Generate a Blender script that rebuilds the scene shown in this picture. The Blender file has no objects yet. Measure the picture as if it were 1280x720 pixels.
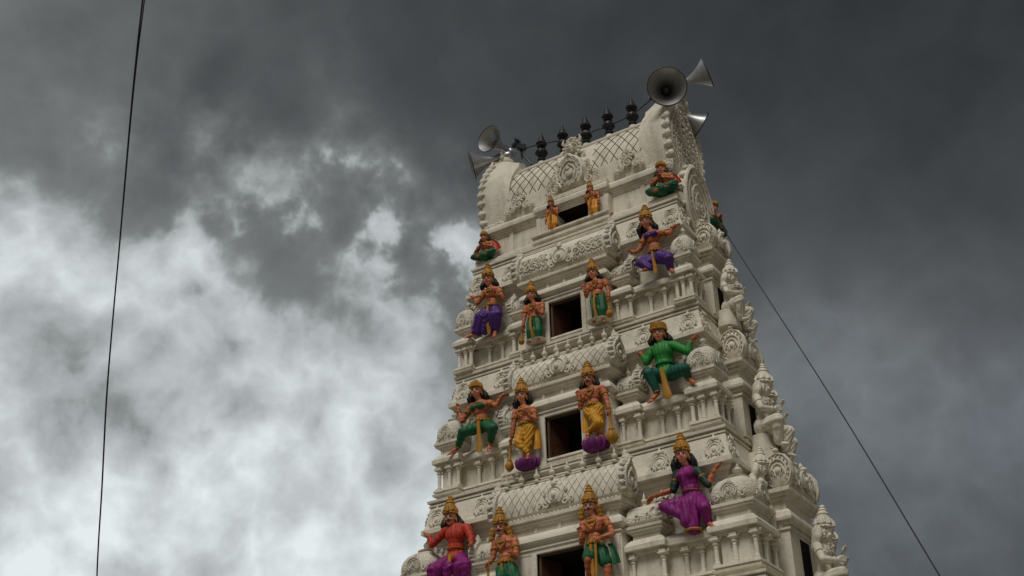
import bpy, bmesh, math, random
from math import pi, sin, cos, radians, sqrt
from mathutils import Vector, Matrix, noise
random.seed(7)
S = 0.65                 # drawing units -> metres, applied to every top-level object at the end
C = bpy.context.scene.collection
sc = bpy.context.scene

# ------------------------------------------------------------------ materials
def mat(name, col, rough=0.75, metal=0.0, var=0.12, scale=6.0, bump=0.0, bscale=30.0, dirt=None, dirt_amt=0.5, spec=0.4):
    m = bpy.data.materials.new(name); m.use_nodes = True
    nt = m.node_tree; n = nt.nodes; l = nt.links
    b = n['Principled BSDF']; b.inputs['Roughness'].default_value = rough; b.inputs['Metallic'].default_value = metal
    b.inputs['Specular IOR Level'].default_value = spec
    geo = n.new('ShaderNodeNewGeometry')
    nz = n.new('ShaderNodeTexNoise'); nz.inputs['Scale'].default_value = scale; nz.inputs['Detail'].default_value = 6
    l.new(geo.outputs['Position'], nz.inputs['Vector'])
    cr = n.new('ShaderNodeValToRGB')
    cr.color_ramp.elements[0].position = 0.3; cr.color_ramp.elements[1].position = 0.7
    cr.color_ramp.elements[0].color = (*[c*(1-var) for c in col], 1); cr.color_ramp.elements[1].color = (*[min(1, c*(1+var)) for c in col], 1)
    l.new(nz.outputs['Fac'], cr.inputs['Fac']); out = cr.outputs['Color']
    if dirt:
        # rain streaks: noise stretched vertically, and blotches of mould
        mp = n.new('ShaderNodeMapping'); mp.inputs['Scale'].default_value = (5.5, 5.5, 0.8)
        l.new(geo.outputs['Position'], mp.inputs['Vector'])
        n2 = n.new('ShaderNodeTexNoise'); n2.inputs['Scale'].default_value = 1.6; n2.inputs['Detail'].default_value = 8; n2.inputs['Roughness'].default_value = 0.65
        l.new(mp.outputs['Vector'], n2.inputs['Vector'])
        n3 = n.new('ShaderNodeTexNoise'); n3.inputs['Scale'].default_value = 2.3; n3.inputs['Detail'].default_value = 10; n3.inputs['Roughness'].default_value = 0.75
        l.new(geo.outputs['Position'], n3.inputs['Vector'])
        mu = n.new('ShaderNodeMath'); mu.operation = 'MULTIPLY'; l.new(n2.outputs['Fac'], mu.inputs[0]); l.new(n3.outputs['Fac'], mu.inputs[1])
        r2 = n.new('ShaderNodeMapRange'); r2.inputs['From Min'].default_value = 0.22; r2.inputs['From Max'].default_value = 0.40
        r2.inputs['To Max'].default_value = dirt_amt; l.new(mu.outputs[0], r2.inputs['Value'])
        mx = n.new('ShaderNodeMix'); mx.data_type = 'RGBA'; mx.inputs['B'].default_value = (*dirt, 1)
        l.new(r2.outputs['Result'], mx.inputs['Factor']); l.new(out, mx.inputs['A']); out = mx.outputs['Result']
    l.new(out, b.inputs['Base Color'])
    if bump:
        nb = n.new('ShaderNodeTexNoise'); nb.inputs['Scale'].default_value = bscale; nb.inputs['Detail'].default_value = 5
        l.new(geo.outputs['Position'], nb.inputs['Vector'])
        bp = n.new('ShaderNodeBump'); bp.inputs['Strength'].default_value = bump; bp.inputs['Distance'].default_value = 0.02
        l.new(nb.outputs['Fac'], bp.inputs['Height']); l.new(bp.outputs['Normal'], b.inputs['Normal'])
    return m
M = {}
PL = (0.70, 0.645, 0.53)
M['plaster'] = mat('cream_plaster', PL, 0.85, var=0.07, scale=2.2, bump=0.35, bscale=22, dirt=(0.24, 0.205, 0.14), dirt_amt=0.5, spec=0.2)
# carved plaster: same paint over shallow foliage relief
def carved(name, col, sc_, strength):
    m = mat(name, col, 0.85, var=0.08, scale=2.5, dirt=(0.25, 0.23, 0.17), dirt_amt=0.5, spec=0.2)
    n = m.node_tree.nodes; l = m.node_tree.links; b = n['Principled BSDF']
    tc = n.new('ShaderNodeNewGeometry'); nz = n.new('ShaderNodeTexNoise'); nz.inputs['Scale'].default_value = sc_*0.6; nz.inputs['Detail'].default_value = 3
    l.new(tc.outputs['Position'], nz.inputs['Vector'])
    ad = n.new('ShaderNodeMixRGB'); ad.blend_type = 'ADD'; ad.inputs['Fac'].default_value = 0.22
    l.new(tc.outputs['Position'], ad.inputs['Color1']); l.new(nz.outputs['Color'], ad.inputs['Color2'])
    v = n.new('ShaderNodeTexVoronoi'); v.feature = 'SMOOTH_F1'; v.inputs['Scale'].default_value = sc_; v.inputs['Smoothness'].default_value = 0.35
    l.new(ad.outputs['Color'], v.inputs['Vector'])
    w = n.new('ShaderNodeMath'); w.operation = 'SINE'; mm = n.new('ShaderNodeMath'); mm.operation = 'MULTIPLY'; mm.inputs[1].default_value = 17
    l.new(v.outputs['Distance'], mm.inputs[0]); l.new(mm.outputs[0], w.inputs[0])
    bp = n.new('ShaderNodeBump'); bp.inputs['Strength'].default_value = strength; bp.inputs['Distance'].default_value = 0.035
    l.new(w.outputs[0], bp.inputs['Height']); l.new(bp.outputs['Normal'], b.inputs['Normal'])
    return m
M['carved'] = carved('carved_plaster', PL, 11, 0.5)
M['carved_fine'] = carved('fine_carved_plaster', PL, 15, 0.38)
M['joint'] = mat('grimy_joint', (0.20, 0.17, 0.12), 0.95, var=0.3, spec=0.1)
M['joint2'] = mat('dusty_groove', (0.36, 0.33, 0.26), 0.95, var=0.3, spec=0.1)
M['dark'] = mat('painted_opening_shade', (0.014, 0.011, 0.009), 0.9, spec=0.1)  # near-black colour stands in for the lack of light inside openings
M['door'] = mat('brown_door_paint', (0.055, 0.018, 0.009), 0.55, var=0.25, scale=9)
M['jamb'] = mat('tan_door_frame', (0.10, 0.055, 0.025), 0.6, var=0.2)
M['blackmetal'] = mat('black_iron', (0.018, 0.018, 0.02), 0.45, metal=0.3, var=0.3)
M['horn'] = mat('grey_horn_paint', (0.42, 0.42, 0.42), 0.38, metal=0.75, var=0.12, scale=5)
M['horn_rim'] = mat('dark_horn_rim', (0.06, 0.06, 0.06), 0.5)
M['glassy'] = mat('floodlight_glass', (0.05, 0.055, 0.06), 0.15)
M['cable'] = mat('black_cable', (0.012, 0.012, 0.012), 0.6)
M['ground'] = mat('trodden_earth', (0.20, 0.165, 0.12), 0.95, var=0.3, scale=0.8, bump=0.5, bscale=8)
M['paving'] = mat('stone_paving', (0.26, 0.25, 0.23), 0.9, var=0.2, scale=1.5, bump=0.3)

# ------------------------------------------------------------------ mesh building
class MB:
    def __init__(s): s.v = []; s.f = []; s.mi = []
    def add(s, vs, fs, T=None, mi=0):
        o = len(s.v)
        if T is None: s.v.extend([tuple(p) for p in vs])
        else: s.v.extend([tuple(T @ Vector(p)) for p in vs])
        flip = T is not None and T.to_3x3().determinant() < 0
        for f in fs:
            g = [i+o for i in f]
            s.f.append(g[::-1] if flip else g); s.mi.append(mi)
        return s
    def box(s, x0, x1, y0, y1, z0, z1, T=None, mi=0, bev=0.0):
        if bev <= 0:
            vs = [(x, y, z) for z in (z0, z1) for y in (y0, y1) for x in (x0, x1)]
            fs = [(0,2,3,1),(4,5,7,6),(0,1,5,4),(2,6,7,3),(0,4,6,2),(1,3,7,5)]
            return s.add(vs, fs, T, mi)
        b = bev
        pl = [(x0,y0),(x1,y0),(x1,y1),(x0,y1)]
        def ring(o, z): return [(x0+o,y0+o,z),(x1-o,y0+o,z),(x1-o,y1-o,z),(x0+o,y1-o,z)]
        vs = ring(b,z0)+ring(0,z0+b)+ring(0,z1-b)+ring(b,z1)
        fs = [(3,2,1,0),(12,13,14,15)]
        for k in range(3):
            for i in range(4): fs.append((k*4+i, k*4+(i+1)%4, k*4+4+(i+1)%4, k*4+4+i))
        return s.add(vs, fs, T, mi)
    def lathe(s, prof, n=16, T=None, mi=0, sq=None):
        # prof (r,z) bottom to top; sq: superellipse exponent for squarish plans
        vs = []; fs = []
        for r, z in prof:
            for i in range(n):
                a = 2*pi*i/n; k = 1.0
                if sq: k = 1.0/((abs(cos(a))**sq+abs(sin(a))**sq)**(1.0/sq))
                vs.append((r*k*cos(a), r*k*sin(a), z))
        for j in range(len(prof)-1):
            for i in range(n):
                fs.append((j*n+i, j*n+(i+1)%n, (j+1)*n+(i+1)%n, (j+1)*n+i))
        if prof[0][0] > 1e-4: fs.append(tuple(range(n))[::-1])
        if prof[-1][0] > 1e-4: fs.append(tuple((len(prof)-1)*n+i for i in range(n)))
        return s.add(vs, fs, T, mi)
    def tube(s, pts, r, n=6, T=None, mi=0, closed=False, flat=1.0):
        P = [Vector(p) for p in pts]; N = len(P)
        R = r if isinstance(r, (list, tuple)) else [r]*N
        vs = []; fs = []; up = None
        for i in range(N):
            if closed: t = P[(i+1) % N]-P[i-1]
            else: t = P[min(i+1, N-1)]-P[max(i-1, 0)]
            if t.length < 1e-9: t = Vector((0,0,1))
            t.normalize()
            if up is None: up = Vector((0,1,0)) if abs(t.y) < 0.9 else Vector((1,0,0))
            a = up - t*up.dot(t)
            if a.length < 1e-5: a = t.orthogonal()
            a.normalize(); up = a; b = t.cross(a)
            for k in range(n):
                q = 2*pi*k/n; vs.append(P[i]+(a*cos(q)*flat+b*sin(q))*R[i])
        m = N if closed else N-1
        for i in range(m):
            j = (i+1) % N
            for k in range(n): fs.append((i*n+k, i*n+(k+1) % n, j*n+(k+1) % n, j*n+k))
        if not closed: fs.append(tuple(range(n))[::-1]); fs.append(tuple((N-1)*n+k for k in range(n)))
        return s.add(vs, fs, T, mi)
    def ball(s, c, r, n=8, m=6, T=None, mi=0):
        if not isinstance(r, (list, tuple)): r = (r, r, r)
        vs = [(c[0], c[1], c[2]-r[2])]; fs = []
        for j in range(1, m):
            p = -pi/2+pi*j/m
            for i in range(n):
                a = 2*pi*i/n; vs.append((c[0]+r[0]*cos(p)*cos(a), c[1]+r[1]*cos(p)*sin(a), c[2]+r[2]*sin(p)))
        vs.append((c[0], c[1], c[2]+r[2])); L = len(vs)-1
        for i in range(n): fs.append((0, 1+(i+1) % n, 1+i)); fs.append((L, 1+(m-2)*n+i, 1+(m-2)*n+(i+1) % n))
        for j in range(m-2):
            for i in range(n): fs.append((1+j*n+i, 1+j*n+(i+1) % n, 1+(j+1)*n+(i+1) % n, 1+(j+1)*n+i))
        return s.add(vs, fs, T, mi)
    def prism(s, outline, y0, y1, T=None, mi=0, bev=0.0):
        # outline of (x,z), counter-clockwise seen from -Y, extruded y0 (front) .. y1; bevelled front edge
        n = len(outline); vs = []
        cx = sum(p[0] for p in outline)/n; cz = sum(p[1] for p in outline)/n
        rings = [(y1, 1.0), (y0+bev, 1.0)]
        if bev: rings.append((y0, None))
        for y, k in rings:
            for i, p in enumerate(outline):
                if k is None:
                    d = Vector((p[0]-cx, p[1]-cz)); L = d.length; d = d*(max(L-bev, 0)/L if L else 0); vs.append((cx+d.x, y, cz+d.y))
                else: vs.append((p[0], y, p[1]))
        fs = [tuple(range(n))[::-1]]
        for j in range(len(rings)-1):
            for i in range(n): fs.append((j*n+i, j*n+(i+1) % n, (j+1)*n+(i+1) % n, (j+1)*n+i))
        fs.append(tuple((len(rings)-1)*n+i for i in range(n)))
        return s.add(vs, fs, T, mi)
    def sweep(s, plan, prof, T=None, mi=0, cap=True):
        # plan: closed orthogonal polygon (ccw); prof: (offset, z) upwards, mitred
        n = len(plan); vs = []; fs = []
        nr = []
        for i in range(n):
            a = Vector(plan[i-1]); b = Vector(plan[i]); c = Vector(plan[(i+1) % n])
            e1 = (b-a).normalized(); e2 = (c-b).normalized()
            n1 = Vector((e1.y, -e1.x)); n2 = Vector((e2.y, -e2.x))
            nr.append(n1+n2 if (n1-n2).length > 1e-3 else n1)
        for o, z in prof:
            for i in range(n): vs.append((plan[i][0]+nr[i].x*o, plan[i][1]+nr[i].y*o, z))
        for j in range(len(prof)-1):
            for i in range(n): fs.append((j*n+i, j*n+(i+1) % n, (j+1)*n+(i+1) % n, (j+1)*n+i))
        if cap: fs.append(tuple(range(n))[::-1]); fs.append(tuple((len(prof)-1)*n+i for i in range(n)))
        return s.add(vs, fs, T, mi)
    def mesh(s, name, mats, smooth=0):
        me = bpy.data.meshes.new(name); me.from_pydata(s.v, [], s.f)
        mats = mats if isinstance(mats, (list, tuple)) else [mats]
        for m_ in mats: me.materials.append(m_)
        for p, k in zip(me.polygons, s.mi): p.material_index = k
        me.validate(); me.update()
        if smooth: me.shade_auto(smooth) if hasattr(me, 'shade_auto') else shade(me, smooth)
        return me
    def build(s, name, mats, parent=None, smooth=0, T=None):
        o = bpy.data.objects.new(name, s.mesh(name, mats, smooth)); C.objects.link(o)
        if parent: o.parent = parent
        if T is not None: o.matrix_local = T
        return o
def shade(me, ang):
    for p in me.polygons: p.use_smooth = True
    bm = bmesh.new(); bm.from_mesh(me)
    for e in bm.edges:
        if len(e.link_faces) == 2 and e.calc_face_angle(0) > ang: e.smooth = False
        elif len(e.link_faces) != 2: e.smooth = False
    bm.to_mesh(me); bm.free()
def inst(name, me, parent, T=None):
    o = bpy.data.objects.new(name, me); C.objects.link(o)
    if parent: o.parent = parent
    if T is not None: o.matrix_local = T
    return o
def empty(name, label=None, cat=None, group=None, T=None, parent=None):
    o = bpy.data.objects.new(name, None); C.objects.link(o); o.empty_display_size = 0.1
    if T is not None: o.matrix_world = T
    if parent: o.parent = parent
    if label: o['label'] = label
    if cat: o['category'] = cat
    if group: o['group'] = group
    return o
def TR(x, y, z, s=1.0, rz=0.0):
    if not isinstance(s, (tuple, list)): s = (s, s, s)
    return Matrix.Translation((x, y, z)) @ Matrix.Rotation(rz, 4, 'Z') @ Matrix.Diagonal((*s, 1))
def smoothpath(pts, n=6):
    P = [Vector(p) for p in pts]; out = []
    for i in range(len(P)-1):
        a = P[max(i-1, 0)]; b = P[i]; c = P[i+1]; d = P[min(i+2, len(P)-1)]
        for k in range(n):
            t = k/n; out.append(0.5*((2*b)+(c-a)*t+(2*a-5*b+4*c-d)*t*t+(3*b-a-3*c+d)*t**3))
    out.append(P[-1]); return out

# ------------------------------------------------------------------ camera
GZ = -1.6; YC = 22.0                       # tower centre is at (0, YC); camera height is z=0, ground at GZ
CAMX = 11.887
yaw, pitch, roll, F = radians(32.658), radians(29.789), radians(-1.472), 1604.3
cy_, sy_, cp_, sp_ = cos(yaw), sin(yaw), cos(pitch), sin(pitch)
fwd = Vector((-sy_*cp_, cy_*cp_, sp_)); rt = Vector((cy_, sy_, 0)); up = rt.cross(fwd)
r2 = rt*cos(roll)+up*sin(roll); u2 = -rt*sin(roll)+up*cos(roll)
cam = bpy.data.objects.new('camera', bpy.data.cameras.new('camera')); C.objects.link(cam)
cam.matrix_world = Matrix(((r2.x, u2.x, -fwd.x, CAMX), (r2.y, u2.y, -fwd.y, 0), (r2.z, u2.z, -fwd.z, 0), (0, 0, 0, 1)))
cam.data.sensor_width = 36; cam.data.lens = F/1280*36; cam.data.clip_end = 5000; cam.data.clip_start = 0.05
sc.camera = cam
SKY_OFF = (0, 0, 0); SKY_AMP = 1.55; SKY_AMP0 = -0.42; SKY_CON = 1.25; SKY_TEAR = 0.72; SKY_SOFT = 0.055; SKY_MAX = 0.93; SKY_GAIN = 1.0; SUN_E = 1.3; EXPO = 0.5; SKY_W1 = 0.06; SKY_W2 = 0.015
# soft masses: position in the frame (only used to get a direction on the sky), brightness, tightness
SKY_PTS = [(60, 60, .38, 160), (250, 60, .37, 160), (450, 60, .34, 160), (650, 60, .30, 160), (850, 40, .26, 160), (1050, 60, .24, 160), (1240, 80, .25, 160),
 (40, 180, .42, 300), (180, 180, .40, 300), (330, 170, .36, 300), (500, 190, .38, 300), (1000, 200, .32, 200), (1150, 270, .24, 200), (1270, 300, .34, 200), (720, 150, .30, 200),
 (20, 260, .60, 500), (110, 260, .50, 500), (220, 270, .42, 500), (60, 350, .68, 400), (150, 330, .57, 500), (240, 320, .55, 600), (295, 320, .70, 900), (380, 350, .40, 500), (480, 305, .80, 800), (555, 350, .70, 500), (430, 240, .42, 500), (560, 240, .46, 500), (930, 330, .33, 300),
 (60, 450, .68, 400), (150, 420, .46, 450), (235, 420, .43, 350), (330, 430, .41, 500), (430, 410, .42, 500), (520, 430, .50, 500), (1050, 430, .48, 200), (1200, 500, .50, 200), (1120, 500, .50, 200),
 (60, 560, .74, 300), (150, 530, .56, 500), (240, 510, .44, 500), (320, 500, .45, 500), (400, 500, .63, 500), (480, 520, .66, 400), (90, 650, .76, 200), (250, 630, .72, 300), (380, 590, .62, 500), (440, 620, .70, 250), (1120, 580, .48, 200), (1230, 610, .42, 200), (300, 700, .72, 200), (450, 700, .66, 200), (60, 720, .74, 200), (1100, 700, .40, 200), (1270, 720, .26, 200),
 (150, 900, .72, 60), (1300, 900, .33, 60), (640, -300, .32, 40), (-400, 300, .6, 40), (1700, 300, .33, 40)]
# ------------------------------------------------------------------ ornaments (shared meshes)
def spiral(cx, cz, r, turns, a0, s=1, y=0, n=14):
    return [(cx+s*r*(1-0.8*k/n)*cos(a0+turns*2*pi*k/n), y-0.010*k/n, cz+r*(1-0.8*k/n)*sin(a0+turns*2*pi*k/n)) for k in range(n+1)]
def medallion_mesh():
    # horseshoe medallion, width ~0.40, height ~0.52, sits on y=0 and comes forward (-Y)
    b = MB()
    arch = [(0.17*sin(a)*(1.0 if abs(a) < 2 else 0.95), 0.20-0.17*-cos(a)*1.0) for a in [radians(x) for x in range(-145, 146, 12)]]
    back = [(x*1.06, z) for x, z in arch]
    b.prism([(p[0], p[1]) for p in back][::-1], -0.035, 0.03, bev=0.012)
    b.tube([(x, -0.045, z) for x, z in arch], 0.019, 6)
    inner = [(x*0.66, -0.05, 0.20+(z-0.20)*0.66) for x, z in arch]
    b.tube(inner, 0.013, 5)
    for x, z in arch[1:-1:2]: b.ball((x*1.18, -0.03, 0.20+(z-0.20)*1.18), (0.022, 0.022, 0.026), 6, 4)
    b.ball((0, -0.05, 0.19), (0.05, 0.035, 0.06), 8, 6)
    b.ball((0, -0.07, 0.205), (0.02, 0.02, 0.028), 6, 4)
    for s in (-1, 1):
        b.tube(spiral(s*0.13, 0.035, 0.055, 1.1, pi/2, s, -0.03), 0.016, 5)
        b.tube(spiral(s*0.055, 0.10, 0.035, 1.0, -pi/2, s, -0.05), 0.011, 5)
        b.tube(smoothpath([(0, -0.05, 0.44), (s*0.06, -0.045, 0.46), (s*0.12, -0.04, 0.42), (s*0.15, -0.035, 0.36)], 4), [0.02]*12+[0.012], 5)
        b.ball((s*0.055, -0.075, 0.425), 0.02, 6, 4)
    b.ball((0, -0.06, 0.43), (0.055, 0.05, 0.045), 8, 6)          # little beast head on the crest
    b.ball((0, -0.095, 0.405), (0.028, 0.03, 0.022), 6, 4)
    b.lathe([(0.03, 0.45), (0.04, 0.475), (0.02, 0.50), (0.025, 0.515), (0.0, 0.56)], 8, TR(0, -0.04, 0))
    return b.mesh('medallion', M['plaster'], 0.7)
ME_med = medallion_mesh()

def column_mesh():
    # unit: height 1, radius relative ~0.09; abacus, cushion, shaft, base
    b = MB()
    b.box(-0.10, 0.10, -0.10, 0.10, 0.0, 0.08, bev=0.01)
    b.lathe([(0.088, 0.08), (0.095, 0.11), (0.07, 0.14), (0.066, 0.16), (0.062, 0.60), (0.070, 0.61), (0.070, 0.635), (0.060, 0.65),
             (0.060, 0.68), (0.078, 0.70), (0.100, 0.735), (0.100, 0.755), (0.070, 0.78), (0.062, 0.80), (0.085, 0.82), (0.115, 0.85)], 14)
    b.box(-0.135, 0.135, -0.135, 0.135, 0.85, 0.90, bev=0.012)
    b.box(-0.105, 0.105, -0.105, 0.105, 0.90, 1.0)
    for s in (-1, 1):
        b.tube([(s*0.09, 0, 0.93), (s*0.17, 0, 0.95), (s*0.20, 0, 0.99)], [0.05, 0.045, 0.03], 6)
    return b.mesh('column', M['plaster'], 0.6)
ME_col = column_mesh()

def finial_mesh(name='finial'):
    b = MB()
    b.lathe([(0.055, 0), (0.06, 0.02), (0.035, 0.04), (0.03, 0.055), (0.062, 0.085), (0.070, 0.115), (0.055, 0.145), (0.028, 0.165), (0.034, 0.18), (0.024, 0.20), (0.018, 0.25), (0.0, 0.31)], 10)
    return b.mesh(name, M['plaster'], 0.7)
ME_fin = finial_mesh()

def shell_mesh():
    # end of a little barrel roof: horseshoe shell facing +X local x = thickness; unit height 1 from z=0, half width 0.45 in y
    b = MB()
    out = []
    for k in range(0, 29):
        a = radians(-150+300*k/28)
        r = 0.43*(1+0.04*cos(a*9))
        out.append((r*sin(a)*0.98, 0.42+r*cos(a)*(1.0) + (0.16*max(0, 1-abs(a)/0.5))))
    T = Matrix.Rotation(pi/2, 4, 'Z')   # prism front (-Y) -> +X
    b.prism(out[::-1], -0.16, 0.0, T, bev=0.06)
    path = [(0.17, p[0]*0.86, 0.42+(p[1]-0.42)*0.86) for p in out]
    b.tube(path, 0.045, 6)
    b.tube([(0.19, p[0]*0.55, 0.40+(p[1]-0.42)*0.5) for p in out], 0.035, 6)
    b.ball((0.17, 0, 0.38), (0.07, 0.11, 0.12), 8, 6)
    for k in range(2, 27, 2): b.ball((0.12, out[k][0]*1.03, 0.42+(out[k][1]-0.42)*1.03), (0.07, 0.05, 0.055), 6, 4)
    b.ball((0.10, 0, 0.98), (0.10, 0.09, 0.10), 8, 6); b.ball((0.2, 0, 0.95), (0.06, 0.05, 0.04), 6, 4)
    b.lathe([(0.05, 0), (0.06, 0.05), (0.0, 0.2)], 8, TR(0.08, 0, 1.04))
    return b.mesh('shell_end', M['carved_fine'], 0.8)
ME_shell = shell_mesh()

def dome_mesh():
    # squarish corner dome, unit half width 0.30, height ~0.62
    b = MB()
    b.lathe([(0.29, 0.0), (0.33, 0.05), (0.345, 0.12), (0.34, 0.20), (0.315, 0.28), (0.265, 0.355), (0.18, 0.42), (0.10, 0.455)], 32, sq=3.6)
    b.lathe([(0.315, 0.0), (0.325, 0.02), (0.305, 0.04)], 32, sq=3.5)
    b.lathe([(0.10, 0.44), (0.15, 0.455), (0.16, 0.475), (0.10, 0.49), (0.06, 0.50)], 24)
    # shell niches on each side
    for q in range(4):
        T = Matrix.Rotation(q*pi/2, 4, 'Z')
        for k in range(3):
            pth = [((0.115-0.035*k)*sin(radians(a)), -0.345+0.005*k-0.05*((0.18+(0.12-0.035*k)*cos(radians(a)))**2), 0.16+(0.115-0.035*k)*cos(radians(a))) for a in range(-140, 141, 20)]
            b.tube(pth, 0.018, 5, T)
        b.ball((0, -0.345, 0.155), (0.03, 0.03, 0.035), 6, 4, T)
        b.ball((0, -0.30, 0.30), (0.035, 0.035, 0.04), 6, 4, T)
        for s in (-1, 1): b.tube(spiral(s*0.2, 0.075, 0.05, 1.1, pi/2, s, -0.335), 0.014, 5, T)
    return b.mesh('corner_dome', M['carved_fine'], 0.7)
ME_dome = dome_mesh()

def shield_mesh():
    b = MB(); T = Matrix.Rotation(pi/2, 4, 'Z'); out = []
    for k in range(0, 29):
        a = radians(-152+304*k/28); r = 0.42*(1+0.02*cos(a*11)); out.append((r*sin(a), 0.42+r*cos(a)*1.08))
    b.prism(out[::-1], -0.10, 0.0, T, bev=0.05)
    for f, w_ in ((0.90, 0.018), (0.60, 0.026), (0.36, 0.016)): b.tube([(0.11, p[0]*f, 0.42+(p[1]-0.42)*f) for p in out[2 if f < .7 else 0:27 if f < .7 else 29]], w_, 6)
    for k in range(2, 27, 2): b.ball((0.12, out[k][0]*0.75, 0.42+(out[k][1]-0.42)*0.75), (0.03, 0.028, 0.028), 6, 4)
    for s in (-1, 1): b.tube([(0.12, s*(0.06+0.15*t), 0.30+0.16*sin(3*t)) for t in [i/8 for i in range(9)]], 0.02, 5)
    b.ball((0.11, 0, 0.42), (0.04, 0.07, 0.08), 8, 6); b.ball((0.06, 0, 0.92), (0.08, 0.08, 0.07), 8, 6)
    return b.mesh('shell_end', M['plaster'], 0.8)
ME_shield = shield_mesh()

# ------------------------------------------------------------------ the tower
tower = empty('temple_tower', 'cream carved stepped temple gateway tower rising into the storm clouds', 'temple tower', T=TR(0, YC, GZ))
def part(b, name, m, smooth=0.6, parent=None, T=None):
    return b.build(name, m, parent or tower, smooth, T if T is not None else (Matrix.Translation((0, 0, -GZ)) if parent is None else None))
OFF = Matrix.Translation((0, 0, -GZ))            # tower children are written in heights above the camera

def quad(pts):
    # quadrant polyline (x, v) from (0,V) to (U,0) -> closed ccw polygon, centred
    q = pts
    fr = [(x, -v) for x, v in q]                       # front right quadrant, from centre to right
    br = [(x, v) for x, v in q][::-1]
    bl = [(-x, v) for x, v in q]
    fl = [(-x, -v) for x, v in q][::-1]
    P = fr+br+bl+fl; out = []
    for p in P:
        if not out or (abs(out[-1][0]-p[0])+abs(out[-1][1]-p[1])) > 1e-6: out.append(p)
    if abs(out[0][0]-out[-1][0])+abs(out[0][1]-out[-1][1]) < 1e-6: out.pop()
    # drop collinear
    res = []
    for i in range(len(out)):
        a = out[i-1]; b = out[i]; c = out[(i+1) % len(out)]
        if abs((b[0]-a[0])*(c[1]-b[1])-(b[1]-a[1])*(c[0]-b[0])) > 1e-9: res.append(b)
    return res

cols = []; meds = []
SIDES = [Matrix.Rotation(a, 4, 'Z') for a in (0, pi/2, pi, -pi/2)]

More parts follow.
